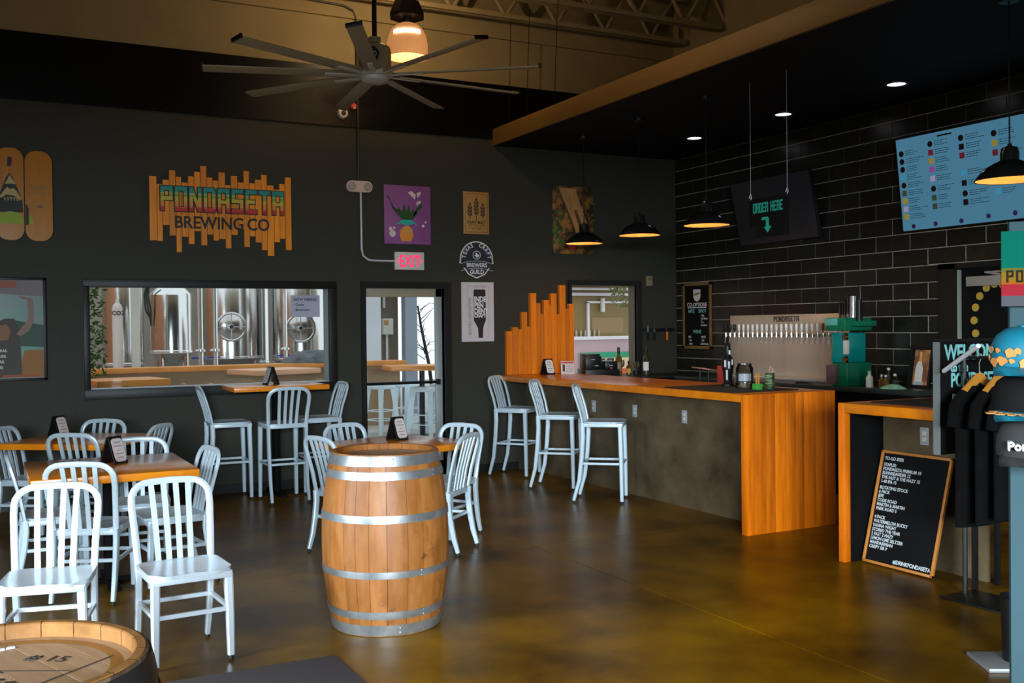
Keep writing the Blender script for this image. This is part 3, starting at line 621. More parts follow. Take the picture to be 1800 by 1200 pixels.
st = thing('back_shelf', 'dark under-bar shelf behind the bar end', 'shelf', (6.2, 7.8, 0)); obj('shelf_top', MB().box(.1, .62, -.3, 1.2, .98, 1.02, .003), BLACK, st); obj('support', MB().box(.14, .58, -.26, 1.16, 0, .98), MATTEBLACK, st, smooth=0)
t = thing('tap_handle_display', 'black figurine-shaped tap handle with white spots on the bar mat', 'tap handle', (5.70, 6.93, BZ + .010)); t.scale = (1.2, 1.2, 1.2)
obj('body', MB().lathe([(0, 0), (.045, 0), (.045, .012), (.030, .03), (.036, .10), (.044, .15), (.040, .19), (.022, .22), (.026, .25), (.020, .29), (.0, .30)], 18), BLACK, t)
for a, z, h in ((200, .16, .05), (235, .15, .05), (265, .17, .04), (215, .08, .07), (240, .24, .03)): obj('spot', MB().lathe([(.047, z - h / 2), (.047, z + h / 2)], 4, a0=R(a), a1=R(a + 16)), WHITE, t)
t = thing('tip_jar', 'clear tip jar with printed black and white label on the bar mat', 'jar', (5.60, 6.60, BZ + .010)); t.scale = (1.22, 1.22, 1.1)
obj('glass', MB().lathe([(0, 0), (.058, .002), (.062, .02), (.062, .15), (.050, .17), (.050, .185), (.047, .185), (.047, .168), (.058, .148), (.058, .02), (0, .006)], 24), CUPGLASS, t)
obj('label', MB().lathe([(.0628, .045), (.0628, .12)], 10, a0=R(180), a1=R(290)), INK, t); obj('label_print', MB().lathe([(.0634, .055), (.0634, .110)], 8, a0=R(195), a1=R(275)), GREYP, t)
obj('bank_notes', MB().lathe([(0, .01), (.05, .012), (.045, .06), (.0, .075)], 9), mat('notes', (.42, .33, .22), .7, var=.4, scale=30), t)
t = thing('straw_caddy', 'green caddy of orange straws at the bar corner', 'caddy', (5.53, 6.36, BZ + .010))
obj('cup', MB().box(-.03, .03, -.03, .03, 0, .05, .004), mat('green_plastic', (.06, .35, .05), .4), t)
for i in range(6): obj('straw', MB().cyl((-.02 + .008 * i, -.01 + .006 * (i % 3), .02), (-.024 + .009 * i, -.012 + .006 * (i % 3), .13), .004, 6), ORANGE, t)
t = thing('sugar_packets', 'dark printed packet box with orange slips beside the straws', 'box', (5.66, 6.36, BZ + .010), (0, 0, .5))
obj('box', MB().box(-.035, .035, -.03, .03, 0, .13, .003), mat('dark_green_box', (.02, .05, .015), .5, col2=(.25, .33, .12), scale=25, stretch=(.3, .3, 3), thr=(.5, .6)), t)
for i in range(3): obj('slip', MB().box(-.03 + .015 * i, .02 + .02 * i, -.02 + .015 * i, -.016 + .015 * i, .11, .17 + .01 * i, m=Matrix.Rotation(R(14), 4, 'Y')), ORANGE if i % 2 else PINKW, t, smooth=0)

# ---- back bar against the tiles
t = thing('back_bar', 'black back bar counter along the tiled wall', 'counter', (XW - .01, 6.13, 0))
obj('counter_top', MB().box(-.53, -.002, 0, 3.45, .975, 1.02, .003), mat('dark_laminate', (.022, .030, .028), .35), t); obj('cabinet', MB().box(-.48, -.01, .06, 3.40, 0, .975), MATTEBLACK, t, smooth=0)
tw = thing('tap_wall', 'brushed steel beer tap panel with lettering over the back bar', 'tap wall', (XW - .012, 9.20, 1.02), RIGHT)
PW, PH = 1.80, .69
obj('backplate', MB().box(0, PW, .005, PH, 0, .012, .002), BRUSHED, tw)
obj('lettering', block_text('PONDASETA', .385, .055, .012, .014, .9), INK, tw, (.72, .615, 0), smooth=0)
obj('drip_tray', MB().box(.25, PW - .05, 0.002, .03, .02, .20, .004), CHROME, tw)
fa = None; NT = 24
for i in range(NT):
    x = -.012 + i * (PW - .06) / (NT - 1)
    if fa is None:
        fa = obj('tap', MB().cyl((0, 0, .01), (0, 0, .06), .011, 10).cyl((0, .028, .066), (0, -.02, .066), .0125, 10).tube([(0, -.015, .066), (0, -.05, .075), (0, -.085, .078)], .006, 8), CHROME, tw)
        obj('collar', MB().lathe([(.016, -.006), (.019, 0), (.016, .006)], 12, c=(0, .0, .045)), COPPER, fa)
        obj('handle', MB().lathe([(0, .028), (.007, .028), (.007, .04), (.014, .06), (.017, .10), (.012, .118), (0, .125)], 10, m=Matrix.Translation((0, 0, .066)) @ Matrix.Rotation(-PI / 2, 4, 'X')), mat('silver_handle', (.86, .84, .82), .22), fa)
        o = fa
    else: o = copy_tree(fa, tw)
    o.location = (x, .47, 0)
    if i == 0: hmesh = [c for c in o.children if c.name.startswith('handle')][0].data
    else: [c for c in o.children if c.name.startswith('handle')][0].data = hmesh
    if i in (0, 1, 2, 20, 21, 22):
        h2 = [c for c in o.children if c.name.startswith('handle')][0]; h2.data = h2.data.copy(); h2.data.materials.clear(); h2.data.materials.append(BLACK if i < 3 else mat('brown_handle', (.10, .05, .02), .4))
# juice machine
JG = mat('green_enamel', (0.0, 0.155, 0.075), .35); JT = mat('teal_enamel', (0.0, 0.26, 0.24), .3); JL = mat('pale_teal_enamel', (0.12, 0.48, 0.40), .35)
t = thing('frozen_drink_machine', 'green and teal drink machine carrying stacked cups on the back bar', 'machine', (7.28, 7.06, 1.02)); t.scale = (1, .70, 1)
obj('base', MB().box(-.14, .17, -.13, .15, 0, .22, .01), JG, t); obj('body', MB().box(-.14, .15, -.06, .16, .22, .50, .012), JT, t)
obj('head', MB().box(-.17, .17, -.14, .22, .52, .64, .012), JG, t); obj('top_band', MB().box(-.176, -.16, .0, .225, .57, .635, .003), JL, t); obj('shelf', MB().box(-.10, .14, -.26, -.13, .56, .61, .006), JG, t)
obj('splash_tray', MB().box(-.20, -.14, .02, .21, .505, .52, .003), CHROME, t)
obj('control_box', MB().box(-.20, -.14, .02, .17, .02, .20, .006), mat('mauve_box', (.12, .07, .08), .4), t)
for z in (.46, .25): obj('knob', MB().cyl((-.15, -.09, z), (-.12, -.09, z), .035, 14), COPPER, t)
obj('cup_sleeve', MB().box(-.16, -.12, -.14, -.08, .30, .43, .004), PLASTICW, t)
for i, (dy, n, hh, m2, lb) in enumerate(((.12, 1, .13, CUPGLASS, 'leftmost stack of clear cups on the drink machine'), (.03, 1, .15, CUPGLASS, 'middle stack of clear cups on the drink machine'), (-.07, 1, .165, CHROME, 'chrome shaker tin stack on the drink machine'), (-.172, 1, .16, BLACK, 'black cup stack at the right of the drink machine'))):
    c = thing('cup_stack', lb, 'cups', (7.26, 7.06 + dy * .72, 1.02 + (.641 if i < 3 else .611)), group='stacked cups on the drink machine')
    for k in range(5):
        z = hh * k / 5; obj('cup', MB().lathe([(.031, z), (.027, z + hh * .42), (0, z + hh * .42), (0, z + hh * .40), (.025, z + hh * .40), (.029, z)], 18), m2, c)
for i, (dx, dy, h, r, m2, lb) in enumerate(((-.20, -.34, .13, .032, PLASTICW, 'white squeeze bottle beside the drink machine'), (-.12, -.44, .10, .03, BOTA, 'amber mixer bottle left of the group on the back bar'), (-.18, -.52, .10, .03, BOTA, 'amber mixer bottle in the middle of the back bar'), (-.10, -.58, .11, .03, CUPGLASS, 'clear mixer glass near the framed advert'), (-.05, -.48, .16, .03, BLACK, 'black-capped bottle against the tiles'))):
    o = thing('small_bottle', lb, 'bottle', (7.33 + dx * .6, 7.11 + dy, 1.02), group='small bottles on the back bar')
    obj('body', MB().lathe([(0, 0), (r, .002), (r, h * .72), (r * .45, h * .85), (r * .45, h), (0, h)], 16), m2, o); obj('cap', MB().lathe([(r * .5, h), (r * .5, h + .02), (0, h + .022)], 12), CHROME if i in (1, 2) else PLASTICW if i else GREYP, o)
tag(obj('bar_cloth', MB().lathe([(0, .045), (.04, .04), (.075, .02), (.095, .004), (.06, 0), (0, 0)], 9, m=Matrix.Diagonal((1, 1.4, 1, 1))), mat('mint_cloth', (.22, .50, .36), .9, var=.3, scale=20), None, (7.16, 6.45, 1.02)), 'crumpled mint cloth on the back bar', 'cloth')
tag(obj('bar_tool', MB().tube([(0, 0, .01), (.05, .1, .012), (.02, .22, .01)], .008, 6).lathe([(0, .004), (.03, .006), (.03, .012), (0, .014)], 10), BLACK, None, (7.115, 7.42, 1.02)), 'black strainer lying on the back bar edge', 'tool')
t = thing('framed_advert', 'black framed drink advert leaning on the tiles', 'picture', (7.42, 6.50, 1.02), (R(90 - 10), 0, -PI / 2))
t.rotation_euler = (R(80), 0, -PI / 2)
obj('frame', MB().box(-.02, .22, 0, .02, 0, .01).box(-.02, .22, .37, .39, 0, .02).box(-.02, .0, 0, .39, 0, .02).box(.20, .22, 0, .39, 0, .02).box(-.02, .22, 0, .39, 0, .008), BLACK, t, smooth=0)
obj('print_ground', MB().box(.028, .19, .03, .345, .008, .010), mat('advert_brown', (.16, .06, .03), .5, col2=(.5, .22, .06), scale=9, thr=(.45, .65)), t, smooth=0)
shape('bottle_print', [(.05, .05), (.13, .05), (.13, .18), (.115, .22), (.105, .25), (.105, .33), (.08, .33), (.08, .25), (.06, .22), (.05, .18)], PLASTICW, t, .010, .0112); shape('bottle_neck_print', [(.08, .24), (.105, .24), (.105, .33), (.08, .33)], YELLOW, t, .0112, .0122)
shape('caption_print', [(.04, .03), (.15, .03), (.15, .06), (.04, .06)], GREYP, t, .0112, .012)
# chalkboard by the corner
t = thing('drinks_chalkboard', 'narrow wood-framed chalkboard of drinks on the tiles by the corner', 'chalkboard', (XW - .012, 10.075, 1.325), RIGHT)
CW, CH = .535, .79; FRM = mat('board_frame', (.16, .09, .025), .5, var=.2)
for a in ((0, CW, 0, .035), (0, CW, CH - .035, CH), (0, .03, 0, CH), (CW - .03, CW, 0, CH)): obj('frame', MB().box(a[0], a[1], a[2], a[3], 0, .024, .002), FRM, t)
obj('slate', MB().box(.03, CW - .03, .035, CH - .035, 0, .012), BOARD, t, smooth=0)
shape('logo_shield', [(.2, .71), (.335, .71), (.335, .62), (.31, .58), (.267, .565), (.225, .58), (.2, .62)], PINKW, t, .012, .0135); shape('shield_band', [(.21, .635), (.325, .655), (.325, .675), (.21, .655)], FRM, t, .0135, .0145)
text('CO-OPTIONE', .065, PINKW, t, CW / 2, .505, .012, bold=.001, sx=.95); obj('underline', MB().box(.09, .44, .487, .496, .012, .0135), CHALKW, t, smooth=0)
text('NITE', .06, CHALKT, t, .16, .43, .012, sx=.95); text('SHOT', .06, CHALKT, t, .37, .43, .012, sx=.95)
for s, x, y in (('. Tullo', .33, .385), ('. Car Bomb', .33, .35), ('. Tea', .33, .31), ('. Du Nord', .33, .27), ('RED', .1, .13), ('. Cab', .1, .09), ('. Syrah', .1, .05), ('WHITE', .34, .13), ('. Cals', .34, .09), ('. Chardonnay', .32, .05)): text(s, .036, CHALKW, t, x, y, .012, 'LEFT', sx=.8)
text('WINE', .06, CHALKT, t, CW / 2, .185, .012)

# ---- screens and hanging sign
SCR = mat('lit_screen', (.02, .03, .04), .25, emit=(0.050, 0.160, 0.245), estr=1.0)
t = thing('menu_screen', 'large lit blue menu screen tilted out from the tiled wall', 'screen', (XW - .062, 6.69, 2.45), (PI / 2, 0, -PI / 2))
t.rotation_euler = (R(90 + 6.5), 0, -PI / 2)
SWD, SH = 1.46, .832
obj('bezel', MB().box(-.012, SWD + .012, -.012, SH + .012, -.04, 0, .004), BLACK, t); obj('panel', MB().box(0, SWD, 0, SH, 0, .002), SCR, t, smooth=0)
obj('bracket', MB().box(.5, .9, .5, .75, -.085, -.04), BLACK, t, smooth=0)
ik = [mat('icon_dark', (.03, .01, .02), .4), mat('icon_red', (.2, .02, .03), .4, emit=(.12, .01, .02), estr=.5), mat('icon_gold', (.4, .3, .03), .4, emit=(.3, .2, .02), estr=.6), mat('icon_violet', (.3, .05, .3), .4, emit=(.22, .05, .25), estr=.7), mat('icon_blue', (.05, .3, .45), .4, emit=(.04, .25, .4), estr=.6), mat('icon_pink', (.4, .3, .5), .4, emit=(.4, .3, .5), estr=.5), mat('icon_green', (.15, .2, .1), .4)]
SI = mat('screen_ink', (.01, .02, .03), .4)
colsx = [(.02, [(.755 - k * .0715, (0, 0, 0, 4, 0, 6, 2, 5, 2, 3)[k], k in (0, 1, 2, 4)) for k in range(10)][:9]), (.34, [(.795, 0, 1), (.72, 1, 0), (.645, 2, 0), (.57, 3, 0), (.49, 5, 0), (.40, 0, 1), (.32, 6, 0), (.245, 6, 0)]), (.66, [(.795, 0, 1), (.72, 0, 0), (.645, 1, 0), (.50, 4, 0), (.41, 0, 0), (.32, 0, 1), (.245, 0, 0)]), (.98, [(.78, 0, 1), (.7, 2, 0), (.62, 1, 0), (.5, 3, 0), (.4, 0, 1), (.3, 4, 0)])]
random.seed(5)
for cx, its in colsx:
    lines = MB()
    for y, c, rd in its:
        y -= .055
        if rd: obj('icon', disc(cx + .03, y, .027, .002, .003, 16), ik[c], t, smooth=0)
        else: obj('icon', MB().box(cx + .005, cx + .055, y - .025, y + .025, .002, .003), ik[c], t, smooth=0)
        for q in range(3):
            xx = cx + .075
            while xx < cx + random.uniform(.16, .26):
                wl = random.uniform(.012, .03); lines.box(xx, xx + wl, y + .016 - q * .018, y + .021 - q * .018, .002, .0027); xx += wl + .007
    obj('menu_lines', lines, SI, t, smooth=0)['kind'] = 'stuff'
for k, (x, y) in enumerate(((.12, .035), (.36, .035), (.63, .035), (.9, .05), (1.15, .05))): obj('icon', disc(x, y, .022, .002, .003, 14), mat('icon_plum', (.08, .03, .15), .4), t, smooth=0)
obj('menu_heading', MB().box(.45, .60, .79, .805, .002, .0027), SI, t, smooth=0)
t = thing('dark_screen', 'switched-off dark screen behind the order sign', 'screen', (XW - .062, 8.96, 2.495), (R(90 + 12), 0, -PI / 2))
obj('panel', MB().box(0, 1.20, 0, .68, 0, .002), mat('screen_off', (.022, .024, .030), .22), t, smooth=0); obj('bezel', MB().box(-.012, 1.212, -.012, .692, -.045, 0, .004), BLACK, t); obj('bracket', MB().box(.4, .8, .36, .6, -.10, -.045), BLACK, t, smooth=0)
t = thing('order_sign', 'black hanging sign reading ORDER HERE with a teal arrow', 'sign', (5.76, 6.70, 2.325), RIGHT)
TS = mat('sign_teal', (.02, .42, .30), .5)
obj('board', MB().box(0, .462, 0, .325, -.006, .006, .002), MATTEBLACK, t); obj('lettering', block_text('ORDER HERE', .355, .082, .006, .008, .7), TS, t, (.05, .205, 0), smooth=0)
shape('arrow', [(.155, .165), (.155, .14), (.205, .14), (.205, .085), (.18, .085), (.225, .035), (.27, .085), (.24, .085), (.24, .15), (.225, .165)][::-1], TS, t, .006, .008)
for x in (.012, .450):
    obj('cord', MB().tube([(x, .315, 0), (x, SZ - 2.325, 0)], .0022, 6), GREYP, t); obj('cord_knot', MB().tube([(x - .012, .34, .006), (x + .006, .375, .006), (x + .012, .345, .0), (x, .315, .004)], .003, 6), CHALKW, t)

# ---- recessed lights
CANE = mat('can_lens', (.9, .9, 1.0), .5, emit=(1.0, .93, 1.0), estr=6.0)
for i, (x, y, lab) in enumerate(((6.905, 8.92, 'recessed ceiling light nearest the back wall'), (6.92, 7.555, 'middle recessed ceiling light over the back bar'), (6.94, 6.2, 'recessed ceiling light nearest the camera'))):
    t = thing('recessed_light', lab, 'light', (x, y, SZ), group='recessed lights in the soffit')
    obj('trim_ring', MB().lathe([(.075, 0), (.100, 0), (.098, -.008), (.078, -.010), (.075, 0)], 28), mat('can_trim', (.05, .04, .05), .4), t)
    obj('lens', MB().lathe([(0, -.003), (.076, -.003), (.076, -.001), (0, -.001)], 28), CANE, t)
    l = bpy.data.lights.new('can_lamp', 'SPOT'); l.energy = 26; l.color = (1, .78, .52); l.spot_size = R(62); l.spot_blend = .6; l.shadow_soft_size = .06
    o = bpy.data.objects.new('can_lamp', l); C.objects.link(o); o.parent = t; o.location = (0, 0, -.02)
# ---- pendant lamps over the bar
SHO = mat('shade_black', (.008, .008, .008), .14); SHI = mat('shade_inside', (.60, .36, .14), .5)
BULB = mat('bulb_glow', (1, .7, .35), .5, emit=(1.0, .55, .18), estr=22)
for i, (y, lab) in enumerate(((9.368, 'black dome pendant nearest the back wall, before the canvas print'), (8.335, 'black dome pendant second from the back wall'), (7.29, 'black dome pendant beside the dark screen'), (4.264, 'large near black dome pendant in front of the menu screen'))):
    t = thing('pendant_lamp', lab, 'lamp', (5.77, y, 2.495), group='black dome pendants over the bar')
    obj('shade', MB().lathe([(.203, 0), (.205, .006), (.19, .03), (.15, .075), (.09, .11), (.055, .125), (.052, .135)], 36), SHO, t)
    obj('shade_lining', MB().lathe([(.201, .001), (.186, .030), (.146, .072), (.087, .106), (.03, .118)], 36), SHI, t)
    obj('rim', MB().lathe([(.201, 0), (.206, -.002), (.208, .003), (.204, .007)], 36), SHO, t)
    obj('neck', MB().lathe([(.056, .12), (.055, .175), (.045, .205), (.015, .215), (.012, .23), (0, .23)], 20), SHO, t)
    obj('cord', MB().cyl((0, 0, .22), (0, 0, SZ - 2.495), .005, 6), BLACK, t); obj('ceiling_cap', MB().lathe([(.06, SZ - 2.495), (.058, SZ - 2.52), (.0, SZ - 2.525)], 16), BLACK, t)
    obj('bulb', MB().lathe([(0, .028), (.018, .032), (.027, .05), (.024, .072), (.014, .09), (.014, .12)], 14), BULB, t)
    point_light('pendant_glow', (0, 0, .055), 30, (1.0, .62, .27), .03, t)

# ---- pendant bell lamp and fan
t = thing('bell_lamp', 'ribbed amber bell lamp glowing beside the ceiling fan', 'lamp', (3.61, 8.99, 4.15))
BELL = mat('amber_acrylic', (.9, .55, .28), .25, emit=(1.0, .40, .13), estr=.42, trans=.0)
RIB = 44; pr = [(.188, 0), (.192, .06), (.190, .13), (.176, .2), (.148, .26), (.105, .30), (.055, .32)]
b = MB(); rings = []
for j in range(RIB * 2):
    a = PI * j / RIB; e = 1.0 if j % 2 else .985
    rings.append([b.bm.verts.new((r * e * math.cos(a), r * e * math.sin(a), z)) for r, z in pr])
for j in range(RIB * 2):
    for i in range(len(pr) - 1): b.bm.faces.new((rings[j][i], rings[(j + 1) % (2 * RIB)][i], rings[(j + 1) % (2 * RIB)][i + 1], rings[j][i + 1]))
obj('shade', b, BELL, t, smooth=20); obj('rim', MB().lathe([(.186, .0), (.194, -.004), (.197, .004), (.192, .012)], 40), BELL, t)
obj('glow_band', MB().lathe([(.06, .205), (.105, .205), (.105, .245), (.06, .245)], 28), mat('lamp_core', (1, 1, 1), .5, emit=(1, .93, .85), estr=9), t)
obj('lamp_front_glow', MB().lathe([(.184, .195), (.176, .225)], 12, a0=R(205), a1=R(290)), MATS['lamp_core'], t)
obj('ballast_plate', MB().lathe([(0, .37), (.17, .37), (.17, .40), (.12, .52), (0, .52)], 8), BLACK, t); obj('neck', MB().cyl((0, 0, .31), (0, 0, .40), .05, 14), BLACK, t); obj('stem', MB().cyl((.03, 0, .33), (.03, 0, ZR - 4.15), .014, 8), BLACK, t)
point_light('bell_glow', (0, .03, .60), 46, (1.0, .68, .34), .02, t); point_light('bell_downlight', (0, 0, -.30), 2, (1.0, .62, .28), .15, t)
t2 = copy_tree(t); t2.location = (3.75, 6.75, 4.15); t2['label'] = 'amber bell lamp hung above the frame, nearer the bar fascia'
t['group'] = t2['group'] = 'amber bell lamps'
for c in t2.children:
    if c.name.startswith('bell_glow'): c.location = (.12, .0, .33); c.data = c.data.copy(); c.data.energy = 24
    if c.name.startswith('bell_down'): c.data = c.data.copy(); c.data.energy = .5
FANM = mat('fan_olive', (.30, .25, .14), .5); FANL = mat('fan_hub', (.46, .44, .36), .4)
t = thing('ceiling_fan', 'large nine-bladed ceiling fan with olive motor', 'fan', (2.595, 7.10, 3.46))
for k in range(9):
    a = R(4.1 + 40 * k); mt = Matrix.Rotation(a, 4, 'Z') @ Matrix.Rotation(R(10), 4, 'X')
    bl = obj('blade', MB().box(.17, 1.21, -.052, .052, -.006, .006, .004, m=mt), FANM, t)
    obj('winglet', MB().box(1.207, 1.222, -.054, .054, -.006, .022, .003, m=mt), BLACK, bl); obj('blade_arm', MB().box(.08, .36, -.02, .02, -.014, -.005, .002, m=mt), FANL, bl)
obj('hub', MB().lathe([(0, -.065), (.08, -.06), (.10, -.045), (.105, -.02), (.13, -.015), (.13, .02), (0, .02)], 32), FANL, t)
obj('motor', MB().lathe([(.0, .02), (.105, .02), (.118, .05), (.12, .16), (.108, .20), (.07, .22), (.045, .225), (.045, .27), (0, .27)], 28), FANM, t)
obj('motor_badge', MB().prism([(.045 * math.cos(2 * PI * i / 20), .055 * math.sin(2 * PI * i / 20)) for i in range(20)], 0, .004, m=Matrix.Translation((-.055, -.109, .12)) @ Matrix.Rotation(R(-27), 4, 'Z') @ Matrix.Rotation(PI / 2, 4, 'X')), BLACK, t)
o = text('10', .06, FANL, t, -.057, -.114, .10, ext=.001); o.rotation_euler = (PI / 2, 0, R(-27))
obj('down_rod', MB().cyl((0, 0, .26), (0, 0, ZR - 3.46), .018, 12), BLACK, t)

# ================================================================ THINGS ON THE BACK WALL
def on_back(name, label, cat, x, z, d=.002, group=None): return thing(name, label, cat, (x, YB - d, z), BACK, group)
# wooden brewery sign, plank by plank
pl = [(1.451, 1.52, 2.47, 3.081), (1.52, 1.572, 2.464, 3.008), (1.572, 1.633, 2.619, 3.051), (1.633, 1.694, 2.521, 3.146), (1.694, 1.747, 2.363, 3.086), (1.747, 1.809, 2.512, 3.034), (1.809, 1.866, 2.444, 3.098), (1.866, 1.925, 2.571, 3.145), (1.925, 1.985, 2.434, 3.204), (1.985, 2.043, 2.541, 3.097), (2.043, 2.098, 2.484, 3.069), (2.098, 2.162, 2.5, 3.152), (2.162, 2.217, 2.412, 3.033), (2.217, 2.282, 2.545, 3.126), (2.282, 2.342, 2.6, 3.064), (2.342, 2.398, 2.43, 3.18), (2.398, 2.454, 2.537, 3.064), (2.454, 2.517, 2.477, 3.102), (2.517, 2.574, 2.403, 3.153), (2.574, 2.641, 2.347, 3.052), (2.641, 2.699, 2.486, 3.013), (2.699, 2.757, 2.522, 3.073), (2.757, 2.819, 2.409, 3.142)]
t = on_back('brewery_sign', 'plank sign reading PONDASETA BREWING CO in rainbow letters', 'sign', 1.451, 2.347)
for i, (a, c, z0, z1) in enumerate(pl): obj('plank', MB().box(a - 1.451 + .0015, c - 1.451 - .0015, z0 - 2.347, z1 - 2.347, 0, .03 + .003 * (i % 3), .002, seg=1), SIGNWOOD, t, smooth=0)
RB = bpy.data.materials.new('rainbow_letters'); RB.use_nodes = True; _n = RB.node_tree.nodes; _l = RB.node_tree.links
_tc = _n.new('ShaderNodeTexCoord'); _sx = _n.new('ShaderNodeSeparateXYZ'); _mr = _n.new('ShaderNodeMapRange'); _mr.inputs['From Max'].default_value = .235; _cr = _n.new('ShaderNodeValToRGB'); _cr.color_ramp.interpolation = 'CONSTANT'
_l.new(_tc.outputs['Object'], _sx.inputs[0]); _l.new(_sx.outputs[1], _mr.inputs[0]); _l.new(_mr.outputs[0], _cr.inputs[0]); _l.new(_cr.outputs[0], _n['Principled BSDF'].inputs['Base Color'])
_e = _cr.color_ramp.elements; _e[0].position = 0; _e[0].color = (.50, .02, .02, 1); _e[1].position = .14; _e[1].color = (.62, .12, .03, 1)
for p, c in ((.22, (.55, .30, .10, 1)), (.26, (.66, .27, .03, 1)), (.40, (.52, .42, .04, 1)), (.58, (.20, .34, .03, 1)), (.70, (.42, .45, .22, 1)), (.74, (.02, .30, .17, 1)), (.84, (.01, .26, .25, 1))):
    q = _e.new(p); q.color = c
obj('lettering_outline', block_text('PONDASETA', 1.185, .235, .034, .041, .75, grow=.009), INK, t, (.10, .41, 0), smooth=0); obj('lettering', block_text('PONDASETA', 1.185, .235, .041, .045, .75), RB, t, (.10, .41, 0), smooth=0)  # black outline strokes behind the rainbow letters
text('BREWING', .165, INK, t, .555, .25, .040, ext=.003, sx=.90, bold=.003); text('CO', .165, INK, t, 1.03, .25, .040, ext=.003, sx=.90, bold=.003)
# skate decks
DECK = mat('deck_maple', (.50, .20, .008), .22, col2=(.42, .15, .006), scale=3, stretch=(4, .4, 1), coat=.5)
def deck(label, x0, x1, z0, z1):
    t = on_back('skateboard_deck', label, 'skateboard', (x0 + x1) / 2, z0, .03, 'skateboard decks on the back wall'); w = (x1 - x0) / 2; h = z1 - z0; b = MB()
    out = []; N = 48
    for i in range(N):
        a = 2 * PI * i / N; cx, sy = math.cos(a), math.sin(a); e = .42
        x = w * math.copysign(abs(cx) ** .28, cx); r = .11; y = h / 2 + (h / 2 - r) * (1 if sy > 0 else -1) + r * sy if abs(sy) > 1e-9 else h / 2
        x = w * (math.copysign(1, cx) * min(1, abs(cx) ** .75 * 1.0)) if True else x
        out.append((x, y))
    obj('deck', MB().prism(out, 0, .012), DECK, t, smooth=40); return t, w, h
t, w, h = deck('orange skate deck with shark head artwork, cut by the frame edge', .150, .376, 2.435, 3.262)
shape('shark_body', [(-.10, .25), (.105, .25), (.10, .35), (.06, .47), (.02, .57), (0, .60), (-.03, .56), (-.07, .45), (-.10, .35)][::1], INK, t, .012, .0135)
SHK = flat('shark_cream', (.45, .34, .13)); shape('shark_brow', [(-.025, .53), (0, .585), (.03, .53), (.05, .50), (.0, .505), (-.04, .50)][::-1], SHK, t, .0135, .0145)
shape('shark_snout', [(-.09, .38), (-.05, .44), (-.02, .475), (0, .455), (.03, .465), (.055, .44), (.095, .37), (.07, .355), (.03, .40), (-.03, .405), (-.07, .375)][::-1], SHK, t, .0135, .0145)
for k in range(5): x = -.05 + .025 * k; shape('tooth', [(x, .385 - .004 * abs(k - 2)), (x + .016, .385 - .004 * abs(k - 2)), (x + .009, .345)][::-1], SHK, t, .0135, .0145)
shape('green_belly', [(-.10, .145), (.105, .15), (.105, .20), (.07, .245), (0, .258), (-.06, .245), (-.10, .20)], LIME, t, .012, .0142); shape('dark_emblem', [(-.02, .66), (.012, .66), (.018, .74), (-.015, .745)], INK, t, .012, .0135); shape('red_emblem', [(.012, .68), (.025, .67), (.028, .73), (.012, .735)], RED, t, .012, .0135)
t, w, h = deck('plain orange skate deck with faint stamped lettering', .384, .611, 2.432, 3.245)
for a in ((-.085, .09, .425, .427), (-.085, .09, .498, .5), (-.085, -.083, .425, .5), (.088, .09, .425, .5)): obj('stamp_border', MB().box(a[0], a[1], a[2], a[3], .012, .013), FRM, t, smooth=0)
text('M.ART', .045, FRM, t, 0, .462, .012, ext=.0005); text('COLLAB', .03, FRM, t, 0, .434, .012, ext=.0005); obj('stamp', MB().box(-.02, .03, .30, .325, .012, .013), FRM, t, smooth=0)
shape('dark_fin', [(-.11, .14), (-.085, .15), (-.085, .29), (-.10, .33), (-.11, .32)], INK, t, .012, .0132); shape('green_fin', [(-.085, .15), (-.05, .15), (-.055, .20), (-.085, .24)], LIME, t, .012, .0132)
# framed poster
t = on_back('framed_poster', 'framed colour poster with raised arm, cut by the left frame edge', 'poster', -.10, 1.172, .004)
PWd, PHt = .645, .93
for a in ((0, PWd, 0, .022), (0, PWd, PHt - .022, PHt), (PWd - .026, PWd, 0, PHt), (0, .026, 0, PHt)): obj('frame', MB().box(*a, 0, .03, .002), TRIM, t)
PG = mat('poster_ground', (.008, .15, .095), .35, col2=(.085, .11, .09), scale=3.0, thr=(.4, .62)); obj('print_ground', MB().box(.026, PWd - .026, .022, PHt - .022, 0, .012), PG, t, smooth=0)
shape('sky_print', [(.026, .80), (.619, .76), (.619, .908), (.026, .908)], flat('poster_haze', (.19, .16, .17)), t, .012, .0125); shape('red_bunting', [(.20, .83), (.40, .84), (.40, .9), (.20, .9)], flat('poster_coral', (.30, .085, .05)), t, .0125, .013)
shape('orange_field', [(.40, .03), (.619, .03), (.619, .28), (.46, .27)], flat('poster_orange', (.28, .115, .02)), t, .012, .0126); shape('hedge_print', [(.30, .32), (.619, .30), (.619, .50), (.30, .56)], flat('poster_hedge', (.035, .075, .05)), t, .012, .0124)
shape('hair_print', [(.16, .40), (.20, .50), (.30, .56), (.38, .56), (.42, .46), (.43, .30), (.44, .03), (.20, .03)], flat('poster_hair', (.05, .04, .03)), t, .013, .0136)
shape('arm_print', [(.43, .40), (.50, .45), (.545, .55), (.54, .70), (.53, .74), (.45, .765), (.42, .76), (.44, .74), (.49, .725), (.495, .56), (.455, .50), (.395, .42)][::-1], flat('poster_arm', (.25, .15, .13)), t, .0136, .0142); shape('face_print', [(.25, .36), (.33, .37), (.35, .45), (.32, .51), (.26, .50), (.235, .43)], flat('poster_face', (.24, .11, .04)), t, .0136, .0142)
shape('red_footer', [(.28, .03), (.58, .03), (.58, .055), (.28, .055)], flat('poster_red', (.32, .07, .015)), t, .0142, .0148)
for k, s in enumerate(('NATURAL', 'FRIES', 'BAR', 'US')): text(s, .036, CHALKW, t, .32 - .012 * k, .26 - k * .05, .0142, 'RIGHT', bold=.001)
